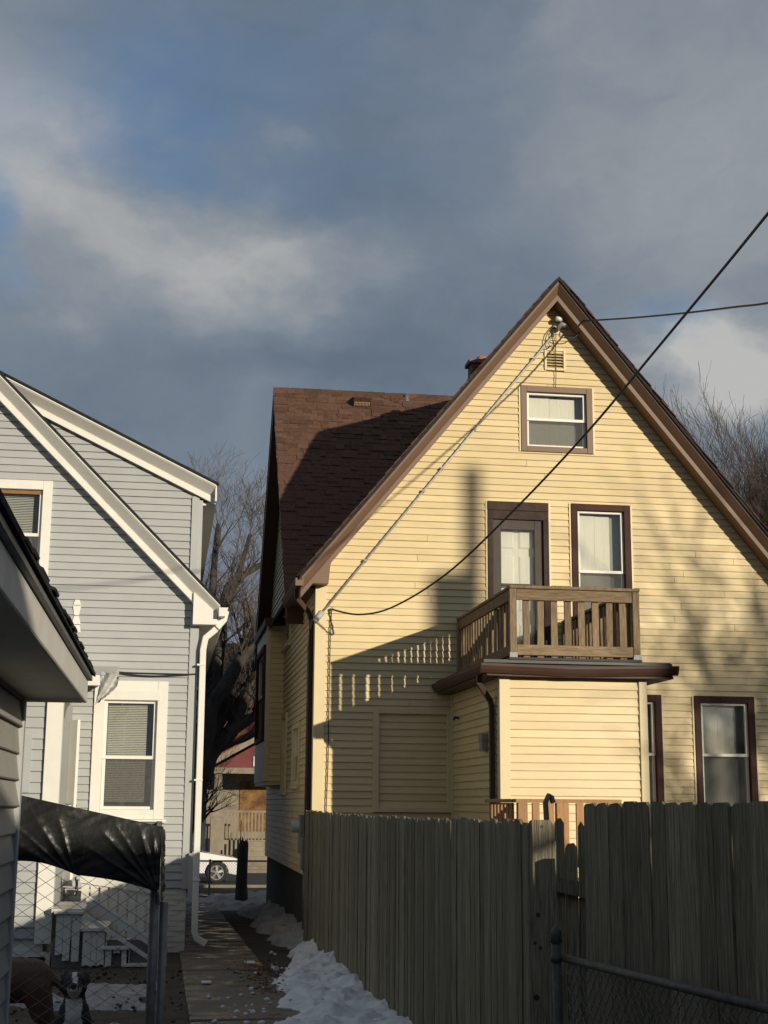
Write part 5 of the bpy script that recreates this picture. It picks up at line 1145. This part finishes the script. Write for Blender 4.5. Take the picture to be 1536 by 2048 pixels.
def grey_far():
    Y0 = 76.0; g = -.58; root = thing('far_grey_house', (2, Y0, g), 'distant house with grey snow-edged roof beyond the red house', 'house')
    a, b = atY(400, 1480, Y0), atY(520, 1400, Y0); xl = a.x-3; z0 = a.z; xr = b.x+6
    mb = MB(); mb.box(xl, xr, Y0, Y0+8, g-.3, z0+.2); mb.obj('wall', 'grey_siding', root)
    mb = MB(); mb.hexa([(xl-.4, Y0-.4, z0), (xr+.4, Y0-.4, z0), (xr+.4, Y0+5, z0+3.4), (xl-.4, Y0+5, z0+3.4)], [(xl-.4, Y0-.4, z0+.1), (xr+.4, Y0-.4, z0+.1), (xr+.4, Y0+5, z0+3.5), (xl-.4, Y0+5, z0+3.5)]); mb.obj('roof', 'meter_grey', root)
    mb = MB(); c, d_ = atY(418, 1490, Y0-1), atY(515, 1432, Y0-1); mb.hexa([c, d_, d_+Vector((0, .5, 0)), c+Vector((0, .5, 0))], [v+Vector((0, 0, .22)) for v in (c, d_, d_+Vector((0, .5, 0)), c+Vector((0, .5, 0)))]); mb.obj('snowy_rake', 'snow', root)
grey_far()
# ------------------------------------------------------------------ overhead cables
def catenary(a, b, sag, n=40): return [a.lerp(b, i/n)-Vector((0, 0, sag*4*(i/n)*(1-i/n))) for i in range(n+1)]
w_end = atY(664, 1219, YR-.09)
mid = [atY(720, 1229, 19.9), atY(790, 1212, 19.2), atY(900, 1142, 18.0), atY(1040, 1008, 16.4), atY(1180, 858, 14.7), atY(1310, 702, 13.1), atY(1440, 545, 11.6), atY(1536, 427, 10.5)]
stp = mid[-1]-mid[-2]; PB = mid[-1]+stp*6+Vector((0, 0, .9))
def cr_pts(P, n=10):
    out = []
    for i in range(len(P)-1):
        a, b, c, d_ = P[max(i-1, 0)], P[i], P[i+1], P[min(i+2, len(P)-1)]
        for k in range(n): t_ = k/n; out.append(.5*((2*b)+(c-a)*t_+(2*a-5*b+4*c-d_)*t_*t_+(3*b-a-3*c+d_)*t_**3))
    return out+[P[-1]]
tag(MB().tube(cr_pts([w_end]+mid+[mid[-1]+stp, mid[-1]+stp*2+Vector((0, 0, .05)), mid[-1]+stp*3.3+Vector((0, 0, .2)), PB]), .013, 8).obj('overhead_cable', 'black_cable', smooth=True, org=w_end), 'thick black cable slanting from the upper sky down to the yellow wall', 'cable')
c_a = atY(1165, 642, YR-.3); pts = [c_a, atY(1260, 636, 18.6), atY(1370, 626, 16.6), atY(1470, 614, 15.0), atY(1536, 606, 14.0)]; stq = pts[-1]-pts[-2]; pts += [pts[-1]+stq*1.5+Vector((0, 0, .05)), pts[-1]+stq*4+Vector((0, 0, .3))]
tag(MB().tube(cr_pts(pts), .013, 6).obj('service_drop', 'black_cable', smooth=True, org=c_a), 'thin twisted service wire running from the gable peak across the sky', 'cable')
# ------------------------------------------------------------------ bare trees
def tree(base, h, seed, label, spread=.5, r0=.22, lean=(0, 0), forkz=.25, depth=6, nmain=4, tw=1.0, group=None, dens=1.0, limbs=()):
    rt = random.Random(seed); big, small = MB(), MB()
    root = thing('bare_tree', tuple(base), label, 'tree', group)
    def br(p, d, L, r, k):
        n = 5 if k < 3 else 4; pts = [p.copy()]; rad = [r]
        kids = []
        for i in range(n):
            d = (d+Vector((rt.gauss(0, .13), rt.gauss(0, .13), rt.gauss(.045, .09)))).normalized(); p = p+d*(L/n); pts.append(p.copy()); rad.append(r*(1-.62*(i+1)/n))
            if i > 0 or k == 0: kids.append((p.copy(), d.copy(), rad[-1]))
        if r > .028: big.tube(pts, rad, 8 if r > .09 else 6, cap=False)
        else: small.tube(pts, [max(x, .0035*tw) for x in rad], 3, cap=False)
        if k >= depth: return
        for q, (pp, dd, rr_) in enumerate(kids):
            m_ = nmain if k == 0 and q >= 1 else (2 if q == len(kids)-1 else (1 if rt.random() < .8*dens else 2))
            if k == 0 and pp.z-base[2] < h*forkz*.6: continue
            for _ in range(m_):
                ax_ = Vector((rt.gauss(0, 1), rt.gauss(0, 1), rt.gauss(0, .35))); ax_ -= dd*ax_.dot(dd); ax_.normalize()
                nd = (dd*rt.uniform(.75, 1.0)+ax_*rt.uniform(.45, 1.0)*spread*1.6+Vector((0, 0, .12))).normalized()
                br(pp, nd, L*rt.uniform(.55, .82)*(1 if k else .95), max(rr_*rt.uniform(.55, .8), .004), k+1)
    br(Vector(base), Vector((lean[0], lean[1], 1)).normalized(), h*.30, r0, 0)
    for (L3, ra, rb_) in limbs:
        P3 = cr_pts(L3, 4); nP = len(P3); big.tube(P3, [ra+(rb_-ra)*i/(nP-1) for i in range(nP)], 8, cap=False)
        for i in range(2, nP):
            if rt.random() < .5 or i == nP-1:
                dd = (P3[i]-P3[i-1]).normalized(); ax_ = Vector((rt.gauss(0, 1), rt.gauss(0, 1), rt.gauss(.3, .5))).normalized()
                br(P3[i], (dd*.8+ax_*.8).normalized(), rt.uniform(.7, 1.5), (ra+(rb_-ra)*i/(nP-1))*rt.uniform(.25, .45), 1 if i > nP*.6 else 2)
    big.obj('trunk', 'bark', root, smooth=True); small.obj('crown', 'twig', root)
tb = atY(382, 1700, 41); tree((tb.x, 41, gz(41)-.1), 6.0, 11, 'tall bare tree with dark leaning limbs at the street end of the alley', r0=.32, lean=(.05, 0), forkz=.2, depth=4, nmain=1, spread=.55, tw=1.1,
     limbs=[([Vector(atY(x, y, 41+dy*k/4)) for k, (x, y) in enumerate(P)], ra*1.4, rb_*1.5) for P, dy, ra, rb_ in (
         (((384, 1640), (394, 1540), (412, 1470), (420, 1416), (447, 1378), (477, 1326), (508, 1284)), -.5, .24, .10),
         (((408, 1530), (418, 1478), (439, 1438), (470, 1392), (500, 1352), (520, 1330)), .6, .2, .09),
         (((406, 1560), (420, 1508), (462, 1462), (477, 1425), (500, 1375), (516, 1340)), .2, .2, .09),
         (((455, 1466), (485, 1448), (515, 1428)), .4, .13, .08),
         (((430, 1400), (450, 1200), (474, 1159), (523, 1129)), .9, .12, .06), (((446, 1240), (460, 1190), (484, 1126), (500, 1070)), 1.0, .08, .04),
         (((415, 1440), (418, 1300), (424, 1200), (430, 1110), (436, 1050)), 1.6, .13, .04))])
for i, (px, Y, h, sd, lab) in enumerate(((1440, 46, 18.5, 5, 'slender bare tree behind the right slope of the yellow roof'), (1525, 43, 18.0, 8, 'dense bare tree behind the low right end of the yellow roof'), (1620, 47, 19, 14, 'bare tree farther right behind the yellow house'))):
    b = atY(px, 1500, Y); tree((b.x, Y, gz(Y)-.1), h, sd, lab, r0=.20, depth=6, nmain=3, spread=.36, tw=1.5, group='bare trees behind the yellow house')
b = atY(455, 1500, 66); tree((b.x, 66, -.6), 17, 17, 'hazy bare tree far behind the red house', r0=.25, depth=5, nmain=2, spread=.42, tw=2.2)
# ------------------------------------------------------------------ what stands behind the camera and shades the yard
def behind():
    root = thing('neighbour_house', (11, -3, .25), 'low gabled house behind the yard that shades the fence and alley', 'house')
    y0, y1 = -3.0, -11.0; L_ = [(4.6, 2.6), (13.1, 5.78), (19.6, 3.35)]
    mb = MB(); mb.prism([(5.2, y0, 0), (19.2, y0, 0), (19.2, y0, 3.3), (13.1, y0, 5.65), (5.2, y0, 2.75)], (0, y1-y0, 0)); mb.obj('walls', 'grey_siding', root)
    for (a, b) in ((L_[0], L_[1]), (L_[2], L_[1])):
        mb = MB(); mb.hexa([(a[0], y0+.3, a[1]), (b[0], y0+.3, b[1]), (b[0], y1-.3, b[1]), (a[0], y1-.3, a[1])], [(a[0], y0+.3, a[1]+.1), (b[0], y0+.3, b[1]+.1), (b[0], y1-.3, b[1]+.1), (a[0], y1-.3, a[1]+.1)]); mb.obj('roof', 'shingle_black', root)
    gr_ = thing('kennel_shade_block', (4.5, -3, .25), 'unseen flat-roofed block added behind the yard to shade the kennel', 'garage')
    mb = MB(); mb.box(2.2, 7.1, -8, -3.1, 0, 3.55); mb.obj('walls', 'garage_siding', gr_); mb = MB(); mb.box(2.0, 7.2, -8.2, -2.9, 3.56, 3.72); mb.obj('roof', 'shingle_black', gr_)  # out-of-view block, added and sized only to shade kennel posts and dogs
    up_ = thing('utility_pole', (20.80, -9.0, .2), 'wooden utility pole with a transformer beyond the right side of the yard', 'pole')
    mb = MB(); mb.tube([(20.80, -9, 0), (20.80, -9, 12.94)], [.17, .125], 12); mb.obj('shaft', 'bark', up_)
    mb = MB(); mb.tube([(20.44, -9.05, 10.4), (20.44, -9.05, 11.3)], .25, 16); mb.obj('transformer', 'meter_grey', up_)
    u2 = thing('utility_pole', (PB.x+.15, PB.y, .2), 'wooden utility pole carrying the thick black cable', 'pole'); mb = MB(); mb.tube([(PB.x+.15, PB.y, 0), (PB.x+.15, PB.y, PB.z+.4)], [.15, .11], 12); mb.obj('shaft', 'bark', u2)
    tree((18.6, 1.8, .2), 15, 23, 'bare tree in the yard behind whose branches shadow the yellow wall', r0=.34, depth=4, nmain=3, spread=.55, tw=4)
behind()
